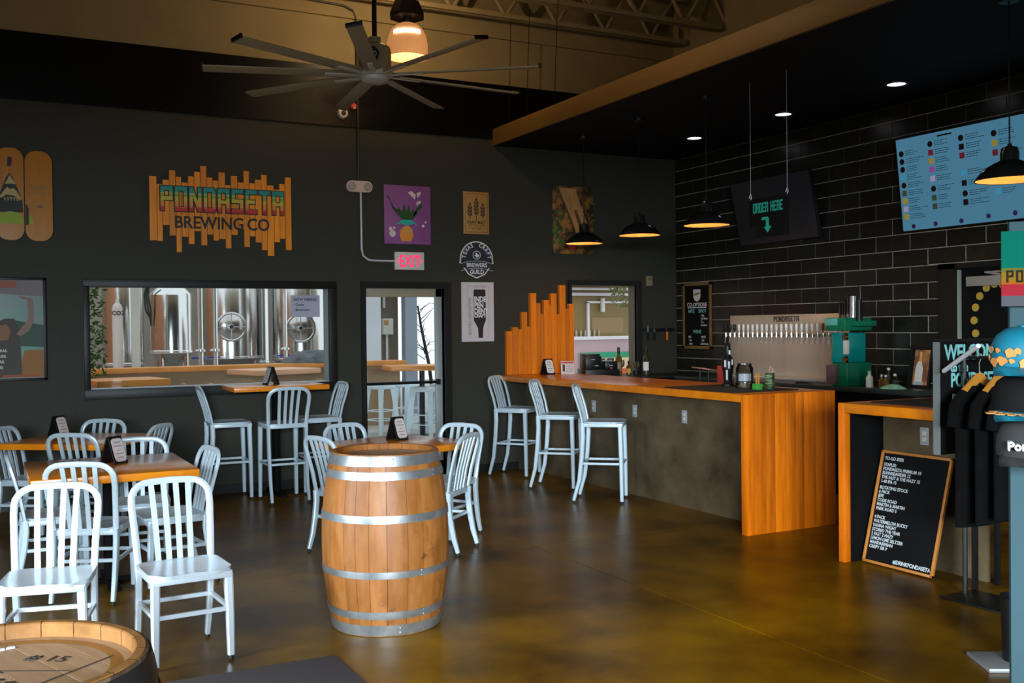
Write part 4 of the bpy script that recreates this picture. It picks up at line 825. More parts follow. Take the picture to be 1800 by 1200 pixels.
# emergency light, conduit, exit sign
t = on_back('emergency_light', 'small twin-lamp emergency light on the back wall', 'emergency light', 3.54, 3.09)
EM = mat('emergency_pink', (.62, .46, .40), .4); obj('housing', MB().prism(rbox(-.14, .14, -.058, .058, .056, 8), 0, .05), EM, t, smooth=40)
for s in (-1, 1): obj('lamp_head', MB().lathe([(0, .012), (.035, .010), (.042, 0), (.042, -.03)], 18, c=(s * .085, 0, .056)), mat('lamp_lens', (.55, .5, .45), .15, metal=.3), t)
COND = mat('conduit_paint', (.16, .17, .16), .5); t = thing('conduit', 'painted conduit run down the back wall to the exit sign', 'conduit', (0, YB - .034, 0))
obj('pipe', MB().tube([(1.6, 0, 5.15), (2.87, 0, 4.97), (3.40, 0, 4.955), (3.49, 0, 4.92), (3.53, 0, 4.83), (3.535, 0, 4.5), (3.535, 0, 3.15)], .011, 8), mat('conduit_dark', (.03, .028, .022), .5), t)
obj('pipe', MB().tube([(3.556, 0, 3.03), (3.558, 0, 2.44), (3.575, 0, 2.37), (3.63, 0, 2.33), (3.70, 0, 2.322), (3.93, 0, 2.322)], .011, 8), mat('conduit_bare', (.50, .52, .54), .4), t)
t = on_back('exit_sign', 'lit pink EXIT sign above the glazed door', 'exit sign', 3.925, 2.231)
obj('housing', MB().box(0, .333, 0, .19, 0, .045, .006), PLASTICW, t); EXM = mat('exit_letters', (.8, .02, .1), .5, emit=(1.0, .03, .14), estr=1.0)
o = obj('lettering', text_mesh('EXIT', .175, .001, .0035, 'CENTER', .68), EXM, t, (.167, .034, .0455))
shape('chevron', [(.018, .095), (.042, .125), (.042, .11), (.03, .095), (.042, .08), (.042, .065)][::-1], EXM, t, .045, .0465); shape('chevron', [(.315, .095), (.291, .125), (.291, .11), (.303, .095), (.291, .08), (.291, .065)], EXM, t, .045, .0465)
t = on_back('security_camera', 'round white security camera below the fan', 'camera', 3.37, 3.835, .022)
obj('dome', MB().lathe([(.058, 0), (.058, .02), (.045, .045), (.028, .05), (.028, .04), (0, .04)], 24), PLASTICW, t); obj('camera_lens', MB().lathe([(.026, .041), (.02, .05), (0, .053)], 16), BLACK, t)
t = on_back('fire_strobe', 'small red fire alarm strobe beside the camera', 'alarm', 3.49, 3.92, .022); obj('housing', MB().lathe([(.034, 0), (.034, .02), (.02, .034), (0, .036)], 16), RED, t); obj('strobe_lens', MB().box(-.01, .01, -.03, -.015, .03, .04, .002), PLASTICW, t)
# purple painting
t = on_back('purple_painting', 'purple canvas of a leafy potted plant', 'painting', 3.812, 2.505); obj('canvas', MB().box(0, .53, 0, .625, 0, .035, .003), mat('purple_canvas', (.25, .075, .25), .6, var=.15, scale=6), t)
LG = flat('leaf_green', (.012, .07, .012))
for pts in ([(.02, .52), (.05, .50), (.09, .42), (.14, .32), (.20, .24), (.16, .30), (.09, .38), (.06, .46)], [(.10, .40), (.14, .34), (.20, .26), (.32, .26), (.38, .33), (.36, .36), (.33, .33), (.34, .40), (.30, .34), (.28, .42), (.25, .35), (.22, .44), (.20, .34), (.16, .40), (.15, .36)], [(.34, .30), (.38, .36), (.43, .40), (.43, .46), (.40, .42), (.36, .38), (.33, .33)]): shape('leaf_shape', pts, LG, t, .035, .037)
shape('stem_shape', [(.12, .20), (.20, .26), (.31, .26), (.38, .20), (.33, .22), (.25, .20), (.18, .22)][::-1], TEAL, t, .035, .0375); shape('pot_shape', [(.19, .03), (.30, .03), (.325, .09), (.315, .16), (.27, .20), (.22, .19), (.18, .15), (.175, .08)], ORANGE, t, .035, .038); shape('pot_light', [(.20, .13), (.24, .10), (.28, .11), (.31, .15), (.27, .19), (.22, .18)], YELLOW, t, .038, .039)
for x, y, r in ((.09, .11, .036), (.07, .16, .02), (.11, .17, .012), (.44, .20, .016), (.47, .24, .012), (.40, .45, .018)): obj('bubble', disc(x, y, r, .035, .037), PINKW, t, smooth=0)
shape('white_petal', [(.27, .55), (.31, .57), (.36, .53), (.35, .48)][::-1], PINKW, t, .035, .037); shape('white_petal', [(.37, .55), (.42, .57), (.41, .53), (.38, .50)][::-1], PINKW, t, .035, .037); shape('white_petal', [(.36, .44), (.39, .47), (.38, .41)][::-1], PINKW, t, .035, .037)
# craft malt plaque
t = on_back('malt_sign', 'ochre plaque reading CRAFT MALT with three grain ears', 'sign', 4.744, 2.642); obj('plate', MB().box(0, .313, 0, .466, 0, .012, .002), flat('malt_ochre', (.42, .215, .05)), t)
for a in ((.02, .293, .02, .023), (.02, .293, .443, .446), (.02, .023, .02, .446), (.29, .293, .02, .446)): obj('border', MB().box(*a, .012, .013), INK, t, smooth=0)
for cx, top, n in ((.078, .33, 3), (.157, .385, 4), (.236, .33, 3)):
    e = thing; b = MB().box(cx - .003, cx + .003, .15, top - .03, .012, .0132)
    for k in range(n):
        y = top - .055 - k * .036
        for s in (-1, 1): b.prism([(cx + s * .004, y - .012), (cx + s * .026, y + .008), (cx + s * .028, y + .036), (cx + s * .008, y + .018)][::s], .012, .0134)
    b.prism([(cx, top - .035), (cx + .013, top - .01), (cx, top + .025), (cx - .013, top - .01)], .012, .0136); obj('grain_ear', b, INK, t, smooth=0)
text('CRAFT MALT', .048, INK, t, .157, .112, .012, sx=.82, bold=.001); obj('rule', MB().box(.06, .255, .10, .103, .012, .0132), INK, t, smooth=0); text('FROM HERE', .024, INK, t, .157, .055, .012)
for x in (.08, .157, .235): obj('root_mark', MB().tube([(x - .025, .082, .0125), (x, .098, .0125), (x + .025, .082, .0125)], .0018, 4), INK, t)
# round guild badge
t = on_back('guild_badge', 'round black and white TEXAS CRAFT BREWERS GUILD badge', 'badge', 4.901, 2.36)
def badge(r, k): return [(r * math.cos(a), r * math.sin(a)) for a in [R(-5 + 190 * i / 24) for i in range(25)]] + [(-r * 1.03, -.02 * k), (-r * 1.03, -r * .18), (-r * .86, -r * .36), (-r * .5, -r * .82), (0, -r * 1.03), (r * .5, -r * .82), (r * .86, -r * .36), (r * 1.03, -r * .18)]
shape('backing', badge(.203, 1), WHITE, t, 0, .006); shape('field', badge(.19, 1), flat('badge_ink', (.018, .02, .028)), t, .006, .0075)
obj('ring', MB().lathe([(.042, .0075), (.048, .0075), (.048, .0085), (.042, .0085)], 28, c=(0, .05, 0)), WHITE, t); shape('state_map', [(-.028, .05), (-.012, .052), (-.012, .075), (.004, .075), (.004, .060), (.025, .058), (.03, .04), (.012, .026), (.005, .012), (-.004, .03), (-.014, .034)][::-1], WHITE, t, .0075, .0088)
for s, a0, a1, r, sz in (('TEXAS', 172, 112, .135, .062), ('CRAFT', 72, 8, .135, .062)):
    for i, ch in enumerate(s):
        a = a0 + (a1 - a0) * i / (len(s) - 1); text(ch, sz, WHITE, t, r * math.cos(R(a)), r * math.sin(R(a)) + .008, .0075, rz=R(a - 90), bold=.0015, sx=.85)
shape('band', [(-.20, -.05), (-.12, -.025), (0, -.015), (.12, -.025), (.20, -.05), (.19, -.085), (.11, -.10), (0, -.075 - .005), (-.11, -.10), (-.19, -.085)][::-1], flat('badge_band', (.018, .02, .028)), t, .0075, .009)
for s in (-.028, -.108): obj('band_line', MB().tube([(-.195, s - .018, .0092), (-.1, s + .006, .0092), (0, s + .014, .0092), (.1, s + .006, .0092), (.195, s - .018, .0092)], .0022, 4), WHITE, t)
text('BREWERS', .062, WHITE, t, 0, -.082, .0095, bold=.0015, sx=.95); text('GUILD', .066, WHITE, t, 0, -.158, .0095, bold=.0015, sx=.9)
# independent craft poster
t = on_back('craft_poster', 'white poster with black bottle reading INDEPENDENT CRAFT', 'poster', 4.710, 1.452); obj('sheet', MB().box(0, .397, 0, .657, 0, .006), mat('poster_white', (.56, .51, .54), .6, var=.03), t, smooth=0)
shape('bottle_shape', [(.205, .04), (.258, .04), (.262, .15), (.275, .19), (.295, .235), (.295, .56), (.288, .578), (.155, .578), (.148, .56), (.148, .235), (.175, .19), (.198, .15)], INK, t, .006, .0075)
for i, s in enumerate(('INDE', 'PEN', 'DENT')): text(s, .082, WHITE, t, .152, .442 - i * .066, .0075, 'LEFT', bold=.003, sx=.80)
text('CRAFT', .054, WHITE, t, .152, .268, .0075, 'LEFT', bold=.002, sx=.86); text('BREWERS ASSOCIATION', .050, GREYINK, t, .118, .07, .006, 'LEFT', rz=PI / 2, sx=.76, bold=.001); text('CERTIFIED', .034, GREYINK, t, .222, .598, .006)
for a in ((.075, .077, .05, .61), (.335, .337, .05, .61), (.075, .145, .608, .61), (.30, .337, .608, .61), (.075, .19, .05, .052), (.27, .337, .05, .052)): obj('border', MB().box(*a, .006, .007), GREYINK, t, smooth=0)
# canvas photo print
t = on_back('canvas_print', 'canvas print of split timber and green leaves', 'picture', 5.868, 2.447); obj('canvas', MB().box(0, .54, 0, .785, 0, .035, .003), mat('print_dark', (.03, .022, .008), .5, col2=(.30, .13, .02), scale=9, thr=(.45, .62)), t)
shape('timber', [(.08, .76), (.30, .76), (.36, .60), (.47, .32), (.42, .20), (.33, .18), (.24, .42), (.14, .62)][::-1], mat('timber_print', (.52, .28, .10), .5, col2=(.34, .15, .04), scale=12, stretch=(5, .8, 1)), t, .035, .037)
shape('timber_shadow', [(.28, .50), (.31, .52), (.42, .26), (.38, .22)][::-1], mat('timber_dark', (.12, .05, .015), .5), t, .037, .038)
random.seed(9)
for i in range(26):
    x, y = random.uniform(.01, .16), random.uniform(.10, .48); r = random.uniform(.018, .04); a = random.uniform(0, 6)
    shape('leaf_shape', [(x + r * math.cos(a), y + r * math.sin(a)), (x + r * .5 * math.cos(a + 1.6), y + r * .5 * math.sin(a + 1.6)), (x - r * math.cos(a), y - r * math.sin(a)), (x + r * .5 * math.cos(a - 1.6), y + r * .5 * math.sin(a - 1.6))], flat('leaf_a', (.03, .10, .01)) if i % 2 else flat('leaf_b', (.10, .17, .02)), t, .035, .0365 + .0001 * i)
for i in range(12):
    x, y = random.uniform(.40, .52), random.uniform(.35, .74); a = random.uniform(0, 6); shape('frond_shape', [(x, y), (x + .05 * math.cos(a), y + .05 * math.sin(a)), (x + .05 * math.cos(a + .3), y + .05 * math.sin(a + .3))], flat('frond', (.22, .11, .01)), t, .035, .0365 + .0001 * i)
obj('red_shape', disc(.25, .09, .05, .035, .037), RED, t, smooth=0)
# thermostat
t = on_back('thermostat', 'small beige thermostat beside the pass-through', 'thermostat', 7.17, 2.09); obj('cover', MB().box(0, .085, 0, .12, 0, .03, .005), flat('tan_plastic', (.22, .17, .10)), t); obj('display_window', MB().box(.02, .065, .07, .10, .030, .031), flat('tan_dark', (.10, .09, .06)), t, smooth=0)
# knives on a magnetic strip
t = on_back('knife_strip', 'dark magnetic knife strip in the corner', 'rack', 7.12, 1.555); obj('bar', MB().box(0, .46, -.02, .02, 0, .02, .003), BLACK, t)
for i, (x, l, hm, lb) in enumerate(((.06, .12, BLACK, 'short paring knife on the strip by the pass-through'), (.155, .22, BLACK, 'broad kitchen knife on the magnetic strip'), (.34, .20, WOODZ, 'orange-handled knife on the strip nearest the tiles'))):
    k = on_back('kitchen_knife', lb, 'knife', 7.12 + x, 1.53, .024, 'knives on the magnetic strip')
    up = 1 if i < 2 else -1
    shape('blade', [(-.012, 0), (.014, 0), (.014, l * .45), (.004, l * .72), (-.010, l * .5)], STEEL, k, 0, .003) if up == 1 else shape('blade', [(-.008, 0), (.006, 0), (.004, .09), (-.006, .075)], STEEL, k, 0, .003)
    obj('handle', MB().box(-.010, .012, -.10, 0, -.002, .012, .003), hm, k)
# plank screen at the end of the bar
ps = [(5.241, 5.316, 1.562), (5.316, 5.386, 1.606), (5.386, 5.435, 1.582), (5.435, 5.508, 1.777), (5.508, 5.548, 1.612), (5.548, 5.622, 1.99), (5.622, 5.683, 1.877), (5.683, 5.722, 1.755), (5.722, 5.787, 1.913), (5.787, 5.82, 1.864), (5.82, 5.893, 1.99), (5.893, 5.934, 1.749), (5.934, 6.014, 2.084), (6.014, 6.056, 1.811), (6.056, 6.119, 1.87)]
t = on_back('plank_screen', 'stepped orange plank panel rising from the bar end', 'panel', 5.241, BZ + .001)
for i, (a, c, z1) in enumerate(ps): obj('plank', MB().box(a - 5.241 + .001, c - 5.241 - .001, 0, z1 - BZ, 0, .05 + .004 * (i % 3), .002, seg=1), SCREENWOOD, t, smooth=0)
# paper on the window
t = thing('hiring_notice', 'paper notice NOW HIRING taped inside the window', 'notice', (2.82, YB + .052, 1.735), BACK); obj('sheet', MB().box(0, .305, 0, .222, 0, .001), mat('notice_paper', (.42, .42, .52), .7), t, smooth=0)
for s, y, sz in (('NOW HIRING:', .165, .042), ('- Cooks', .115, .036), ('- Bartenders', .062, .036)): text(s, sz, INK, t, .03, y, .001, 'LEFT', sx=.92, bold=.0008, ext=.0004)

# ================================================================ MERCHANDISE CORNER
SB = thing('price_board', 'orange-framed black price board TO-GO BEER leaning on the counter', 'board', (5.262, 5.0, .004), (R(90 - 15), 0, -PI / 2)); SBW, SBH = .57, .76
SB.rotation_euler = (R(90 - 15), 0, -PI / 2)
OF = mat('price_frame', (.55, .20, .035), .5, var=.15)
for a in ((0, SBW, 0, .018), (0, SBW, SBH - .018, SBH), (0, .018, 0, SBH), (SBW - .018, SBW, 0, SBH)): obj('frame', MB().box(*a, 0, .022, .002), OF, SB)
obj('slate', MB().box(.018, SBW - .018, .018, SBH - .018, 0, .010), BOARD, SB, smooth=0)
y = SBH - .062
for s in ('TO-GO BEER', '', 'STAPLES:', 'PONDASETA PREMIUM 10', 'SUNNISEANDER 12', 'THE FAST & THE HAZY 15', '1-40 IPA 15', '', 'ROTATING STOCK', '6 PACK', 'JEFE', 'CODE ROAD', 'MARTIN & MARTIN', 'PARK ROAD 5', '', '', '4 PACK', 'WATERMELON BUCKY', 'VANNA WIGHT', 'STORED THE YEAR', '2 FAST 2 HAZY', 'LEMON LIME SELTZER', 'MANDARINIAN', 'CRISPY SIR P'):
    if s: text(s, .0305, CHALKW, SB, .03, y, .010, 'LEFT', sx=.90, bold=.0006)
    y -= .0285 if s else .014
text('#DRINKPONDASETA', .036, CHALKW, SB, SBW - .03, .03, .010, 'RIGHT', sx=.85, bold=.001); obj('teal_mark', MB().box(.245, .262, .03, .05, .010, .011), CHALKT, SB, smooth=0)
t = thing('welcome_board', 'tall black chalkboard lettered WELCOME behind the hanging shirts', 'chalkboard', (4.966, 4.13, 0), (PI / 2, 0, 0))
obj('slate', MB().box(0, .60, .83, 1.495, -.03, 0, .002), BOARD, t); obj('edge_strip', MB().box(-.006, .0, .83, 1.495, -.045, .002), mat('board_edge', (.15, .16, .15), .6), t, smooth=0); obj('top_rail', MB().box(-.006, .60, 1.490, 1.505, -.045, .002), BLACK, t, smooth=0)
for x in (.30, .50): obj('leg', MB().box(x, x + .03, 0, .84, -.03, -.005), BLACK, t, smooth=0)
text('WELCOME', .125, CHALKT, t, .04, 1.385, .001, 'LEFT', bold=.0035, sx=.80); text('to the', .075, CHALKT, t, .09, 1.315, .001, 'LEFT', bold=.003, sx=.8); text('PONDASETA', .115, CHALKT, t, .09, 1.225, .001, 'LEFT', bold=.003, sx=.70); text('Burgers', .105, CHALKW, t, .10, 1.11, .001, 'LEFT', bold=.002, sx=.85); text("It's", .05, CHALKW, t, .15, 1.035, .001, 'LEFT')
t = thing('garment_rack', 'black garment rack with flat steel base', 'rack', (5.08, 3.88, 0), (0, 0, 0))
obj('base', MB().box(-.14, .16, -.24, .24, 0, .012, .003), BLACK, t)
for y in (-.11, .20): obj('post', MB().cyl((.03, y, .01), (.03, y, 1.42), .014, 10), BLACK, t)
obj('faceout_arm', MB().cyl((-.165, .18, 1.325), (-.41, -.24, 1.478), .013, 10), mat('white_enamel', (.8, .82, .86), .3), t); obj('arm_bracket', MB().tube([(.03, .20, 1.40), (-.06, .21, 1.36), (-.165, .18, 1.325)], .010, 8), BLACK, t); obj('rail', MB().cyl((.03, -.22, 1.40), (.03, .24, 1.40), .010, 10), BLACK, t)
CLOTH = mat('black_cotton', (.0032, .0032, .0035), .95, var=.3, scale=12, bump=.1, spec=.1)
def shirt(label, x, y, z, rz, L=.72, w=.25):
    t = thing('tshirt', label, 't-shirt', (x, y, z), (0, 0, R(rz)), 'black shirts on hangers'); b = MB(); rows = []
    for i in range(13):
        f = i / 12; zz = -.04 - L * f; hw2 = .07 + (w - .07) * min(1, f * 6) ** .7; dp = .02 + .018 * min(1, f * 4); rr = []
        for j in range(24):
            a = 2 * PI * j / 24; fold = 1 + .10 * math.sin(5 * a + 3 * f) * f; rr.append(b.bm.verts.new((hw2 * math.copysign(abs(math.cos(a)) ** .8, math.cos(a)), dp * math.sin(a) * fold * 1.2, zz)))
        rows.append(rr)
    for i in range(12):
        for j in range(24): b.bm.faces.new((rows[i][j], rows[i][(j + 1) % 24], rows[i + 1][(j + 1) % 24], rows[i + 1][j]))
    b.bm.faces.new(rows[0]); b.bm.faces.new(rows[-1][::-1]); obj('body', b, CLOTH, t, smooth=60)
    for s in (-1, 1): obj('sleeve', MB().tube([(s * .13, 0, -.08), (s * .20, 0, -.15), (s * .225, 0, -.27)], [.030, .036, .036], 10), CLOTH, t)
    hg = obj('hanger', MB().prism([(-.02, .03), (.02, .03), (.16, -.07), (.16, -.10), (.06, -.055), (0, -.02), (-.06, -.055), (-.16, -.10), (-.16, -.07)][::-1], -.006, .006, m=Matrix.Rotation(PI / 2, 4, 'X')), mat('hanger_wood', (.60, .24, .03), .45), t, smooth=0)
    obj('hook', MB().tube([(0, 0, .02), (0, 0, .09), (.015, 0, .115), (.015, 0, .14), (-.01, 0, .145), (-.014, 0, .125)], .003, 6), CHROME, hg)
shirt('black t-shirt on an orange hanger, front of the rack', 5.10, 3.74, 1.28, 6, .72, .20)
shirt('black t-shirt on the rack, middle of three', 5.11, 3.85, 1.28, 3, .76, .21)
shirt('black t-shirt on the rack, hindmost of three', 5.10, 3.97, 1.28, 0, .80, .20)
# post near the camera, with sign and caps
pdir = Vector((math.cos(R(-36.5)), math.sin(R(-36.5)), 0))
t = thing('display_post', 'pale blue display post at the right frame edge', 'post', (2.862, 2.118, 0), (0, 0, R(-46)))
POSTM = mat('pale_blue_panel', (.042, .078, .090), .75, spec=.06, var=.06, scale=3); obj('panel', MB().box(.0, .40, 0, .04, .05, 1.915, .004), POSTM, t); obj('foot', MB().box(-.02, .42, -.15, .19, 0, .05, .006), BLACK, t)
for x, z in ((.03, 1.555), (.03, 1.415), (.045, 1.28)): obj('peg', MB().cyl((x, .02, z - .02), (x, -.035, z - .015), .006, 8), CHROME, t)
t = thing('brand_board', 'striped teal, orange, red and grey sign lettered PONDASETA on the post', 'sign', (2.825, 2.120, 1.65), (PI / 2, 0, R(-46)))
obj('teal_stripe', MB().box(0, .42, .118, .232, 0, .012), mat('board_teal', (.0, .10, .066), .75, spec=.06), t, smooth=0); obj('olive_stripe', MB().box(0, .42, .104, .118, 0, .012), mat('board_olive', (.10, .10, .018), .75, spec=.06), t, smooth=0); obj('orange_stripe', MB().box(0, .42, .078, .104, 0, .012), mat('board_ochre', (.20, .10, .010), .75, spec=.06), t, smooth=0)
obj('orange_stripe', MB().box(0, .42, .068, .078, 0, .012), mat('board_orange_line', (.27, .08, .004), .75, spec=.06), t, smooth=0); obj('red_stripe', MB().box(0, .42, .032, .068, 0, .012), mat('board_red', (.25, .014, .022), .75, spec=.06), t, smooth=0); obj('grey_stripe', MB().box(0, .42, 0, .032, 0, .012), mat('board_grey', (.070, .072, .080), .75, spec=.06), t, smooth=0)
obj('lettering', block_text('PONDASETA', .24, .038, .012, .0145, 1.5), mat('letter_brown', (.02, .014, .008), .75, spec=.06), t, (.014, .073, 0), smooth=0)
TCAP = flat('cap_teal', (.0, .15, .22)); CAPO = flat('cap_orange', (.62, .25, .06)); CAPG = mat('cap_grey', (.024, .023, .023), .9, var=.1)
def cap(label, p, m, pat, rz, tilt=0, vis=None):
    t = thing('cap', label, 'cap', p, (R(tilt), 0, R(rz)), 'caps hung on the post'); prof = []
    N = 20; b = MB()
    b.lathe([(.088, 0), (.090, .02), (.087, .055), (.074, .085), (.05, .104), (.02, .113), (0, .114)], 28); obj('crown', b, m, t, smooth=60)
    obj('button', MB().lathe([(.009, .112), (.008, .118), (0, .120)], 12), m, t)
    bm = MB(); pts = []; n = 14
    for i in range(n + 1):
        a = R(200 + 140 * i / n); ext = .07 * math.sin(PI * i / n) ** .5; pts.append(((.088) * math.cos(a), .088 * math.sin(a), ext))
    vs = []; fs = []
    for i, (x, y, e) in enumerate(pts):
        k = (.088 + e) / .088; curv = -.020 * abs(2 * i / n - 1) ** 2
        vs += [(x, y, .004), (x * (1 + (k - 1) * .5) * .97, y * k - (k - 1) * .02 if False else y * (1 + (k - 1) * .5), .0 + curv), (x * .97, y * k, -.006 + curv * 1.2)]
    for i in range(n):
        for j in range(2): fs.append((i * 3 + j, i * 3 + j + 1, i * 3 + 3 + j + 1, i * 3 + 3 + j))
    top = len(vs); vs += [(x, y, z - .004) for x, y, z in vs]; fs += [tuple(top + q for q in f[::-1]) for f in fs]; obj('peak', MB()._add(vs, fs), TCAP if pat == 'peak' else m, t, smooth=60)
    random.seed(int(abs(p[2]) * 1000))
    if pat:
        for i in range(16):
            if pat == 'all':
                a, z = R(186 + 21 * (i % 8) + (10 if (i // 8) % 2 else 0) + random.uniform(-6, 6)), (.018, .052, .088)[i // 8] + random.uniform(-.009, .009); r = .0915 - max(0, z - .05) * .55 if z < .085 else .062
            else: a, z, r = R(212 + 7.2 * i), .0005, (.104, .128)[i % 2]
            q = random.uniform(.006, .014); mt = Matrix.Translation((r * math.cos(a), r * math.sin(a), z)) @ Matrix.Rotation(a, 4, 'Z') @ (Matrix.Rotation(PI / 2, 4, 'Y') if pat == 'all' else Matrix.Identity(4))
            obj('blossom', MB().prism([(q * (1 + .22 * math.sin(3 * w + i)) * math.cos(w), q * 1.2 * (1 + .18 * math.sin(4 * w + i)) * math.sin(w)) for w in [2 * PI * j / 15 for j in range(15)]], .0, .002, m=mt), CAPO, t, smooth=0)
    return t
_base = Vector((2.862, 2.118, 0)); _al = Vector((math.cos(R(-46)), math.sin(R(-46)), 0)); _out = Vector((-math.sin(R(46)), -math.cos(R(46)), 0))
def capos(al, out, z): q = _base + _al * al + _out * out; return (q.x, q.y, z)
cap('teal cap with orange blossoms, highest on the post', capos(.022, .10, 1.475), TCAP, 'all', -46, 8)
CB = cap('black cap with blossom-print peak on the post', capos(.022, .11, 1.335), MATTEBLACK, 'peak', -46, 4)
obj('embroidery', MB().prism([(.008 * math.cos(w), .055 + .02 * 0 + .011 * math.sin(w)) for w in [2 * PI * j / 12 for j in range(12)]], -.0915, -.0905 + .004, m=Matrix.Rotation(PI / 2, 4, 'X') @ Matrix.Diagonal((1, 1, -1, 1))), CHALKT, CB, smooth=0)
CG = cap('grey cap with white script lettering, lowest on the post', capos(.035, .11, 1.20), CAPG, None, -46, 4)
o = text('Pondaseta', .036, WHITE, CG, -.07, -.093, .03, 'LEFT', ext=.012, bold=.001); o.rotation_euler = (PI / 2, 0, 0)
t = thing('waste_bin', 'black round bin on a steel tray at the lower right', 'bin', (4.30, 3.13, 0), (0, 0, R(-30))); obj('bucket', MB().lathe([(0, .02), (.08, .02), (.09, .32), (.084, .32), (.075, .03), (0, .03)], 24), BLACK, t); obj('tray', MB().box(-.20, .2, -.13, .13, 0, .02, .004), mat('dull_tray', (.30, .31, .32), .45, metal=.5), t)

# ================================================================ BEYOND THE WINDOWS
struct('ground', MB().box(-6, 20, YB + T, 30, -.1, 0), CONCRETE, smooth=0, label='pale concrete yard beyond the windows')
struct('wall_brewhouse', MB().box(-4, 8.2, 24.0, 24.2, 0, 6), mat('brewhouse_wall', (.30, .27, .22), .8, var=.2, scale=1), smooth=0)
rail_m = mat('rail_wood', (.70, .26, .05), .4, var=.15, scale=5)
t = thing('drink_rail', 'long orange drink rail on a tan half wall beyond the window', 'rail', (4.0, 16.05, 0), (0, 0, R(5)))
obj('rail_top', MB().box(-2.7, 2.35, -.2, .2, 1.0, 1.075, .006), rail_m, t); obj('half_wall', MB().box(-2.7, 2.3, -.06, .06, 0, 1.0), mat('tan_ply', (.33, .22, .13), .7, var=.15, scale=2), t, smooth=0)
def tank(label, x, y, r, z0, z1, mw=None, cone=.5, dark=None):
    t = thing('brewing_tank', label, 'tank', (x, y, 0), group='stainless brewing tanks')
    obj('shell', MB().lathe([(r, z0), (r, z1), (r * .96, z1 + .04), (r * .6, z1 + .16), (.08, z1 + .22), (0, z1 + .22)], 40), STEEL, t); obj('cone', MB().lathe([(.05, max(.25, z0 - cone)), (r * .99, z0)], 40), mat('dull_steel', (.30, .28, .26), .4, metal=.9), t)
    obj('seam_band', MB().lathe([(r + .001, z0 - .01), (r + .010, z0), (r + .010, z0 + .03), (r + .001, z0 + .04)], 40), CHROME, t)
    for k in range(4): a = PI / 4 + PI / 2 * k; obj('leg', MB().cyl((r * .85 * math.cos(a), r * .85 * math.sin(a), 0), (r * .85 * math.cos(a), r * .85 * math.sin(a), z0 + .05), .04, 10), STEEL, t)
    if mw:
        an = math.atan2(-y, -x); mt = Matrix.Translation((r * .99 * math.cos(an), r * .99 * math.sin(an), mw)) @ Matrix.Rotation(an, 4, 'Z') @ Matrix.Rotation(PI / 2, 4, 'Y')
        h = obj('manway', MB().lathe([(.29, -.05), (.30, .05), (.27, .06), (.25, .05), (.15, .09), (0, .10)], 28, m=mt), mat('manway_steel', (.5, .48, .46), .18, metal=1.0), t)
        for q in (0, PI / 2): obj('cross_bar', MB().box(-.28, .28, -.008, .008, .095, .108, m=mt @ Matrix.Rotation(q, 4, 'Z')), MATS['dull_steel'], h, smooth=0)
        obj('hand_wheel', MB().lathe([(.03, .11), (.04, .13), (.03, .15), (0, .15)], 12, m=mt), BLACK, h)
    return t
tank('tall fermenter with round manway left of the notice', 4.60, 21.3, .64, 1.05, 4.0, 1.68)
tank('tall fermenter with round manway behind the notice', 5.88, 20.7, .58, 1.0, 4.0, 1.64)
kt = tank('smaller domed kettle left of the fermenters', 2.85, 17.8, .33, 1.25, 2.2, None, .35)
for k in range(3): obj('hose', MB().tube([(-.36 + .02 * k, -.12 + .03 * k, 2.55), (-.44 + .03 * k, -.14, 2.2), (-.42 + .04 * k, -.14, 1.95), (-.34, -.12, 1.80 - .05 * k)], .014, 6), mat('green_hose', (.02, .035, .025), .4), kt)
tank('narrow tank behind the gas cylinder', 2.35, 20.0, .36, 1.0, 3.0)
tank('slim copper-lit tank between the two fermenters', 5.35, 22.6, .35, .9, 4.2)
tank('slim tank at the right end of the window view', 6.65, 21.8, .4, .9, 4.2)
for i, (x, y, m2, lb) in enumerate(((3.55, 19.0, CHROME, 'vertical steel pipe right of the kettle'), (3.85, 19.2, CHROME, 'paired steel pipe between kettle and fermenter'), (5.2, 19.4, CHROME, 'steel pipe between the two fermenters'), (6.45, 19.0, CHROME, 'steel pipe at the right window edge'))):
    t = thing('process_pipe', lb, 'pipe', (x, y, 0), group='upright process pipes'); obj('pipe', MB().cyl((0, 0, 0), (0, 0, 3.4), .045, 10), m2, t); obj('valve', MB().lathe([(.04, -.03), (.08, -.02), (.08, .02), (.04, .03)], 12, c=(0, 0, 1.25)).cyl((0, 0, 1.25), (-.12, -.12, 1.25), .02, 8), CHROME, t); obj('valve_handle', MB().box(-.16, .08, -.02, .02, 1.10, 1.13), mat('blue_handle', (.02, .05, .4), .4), t, smooth=0)
t = thing('gas_cylinder', 'tall pale gas cylinder lettered CO2 near the shrub', 'gas cylinder', (1.86, 16.5, 0)); obj('shell', MB().lathe([(0, 0), (.075, 0), (.075, 1.96), (.06, 2.01), (.03, 2.04), (.02, 2.10), (0, 2.10)], 24), mat('gas_white', (.66, .58, .55), .4), t)
o = text('CO2', .085, INK, t, .0, -.079, 1.86, ext=.002, bold=.002); o.rotation_euler = (PI / 2, 0, R(-6))
tag(obj('white_post', MB().box(2.05, 2.17, 16.4, 16.5, 0, 3.2), PLASTICW, smooth=0), 'white square post beside the gas cylinder', 'post')
tag(obj('grey_tarp', MB().lathe([(0, .2), (.25, .18), (.42, .08), (.5, 0)], 11, m=Matrix.Diagonal((1.2, .6, 1, 1))), mat('tarp_grey', (.10, .11, .12), .8, var=.5, scale=8), None, (4.85, 16.2, 1.08)), 'crumpled grey tarp on the drink rail', 'tarp')
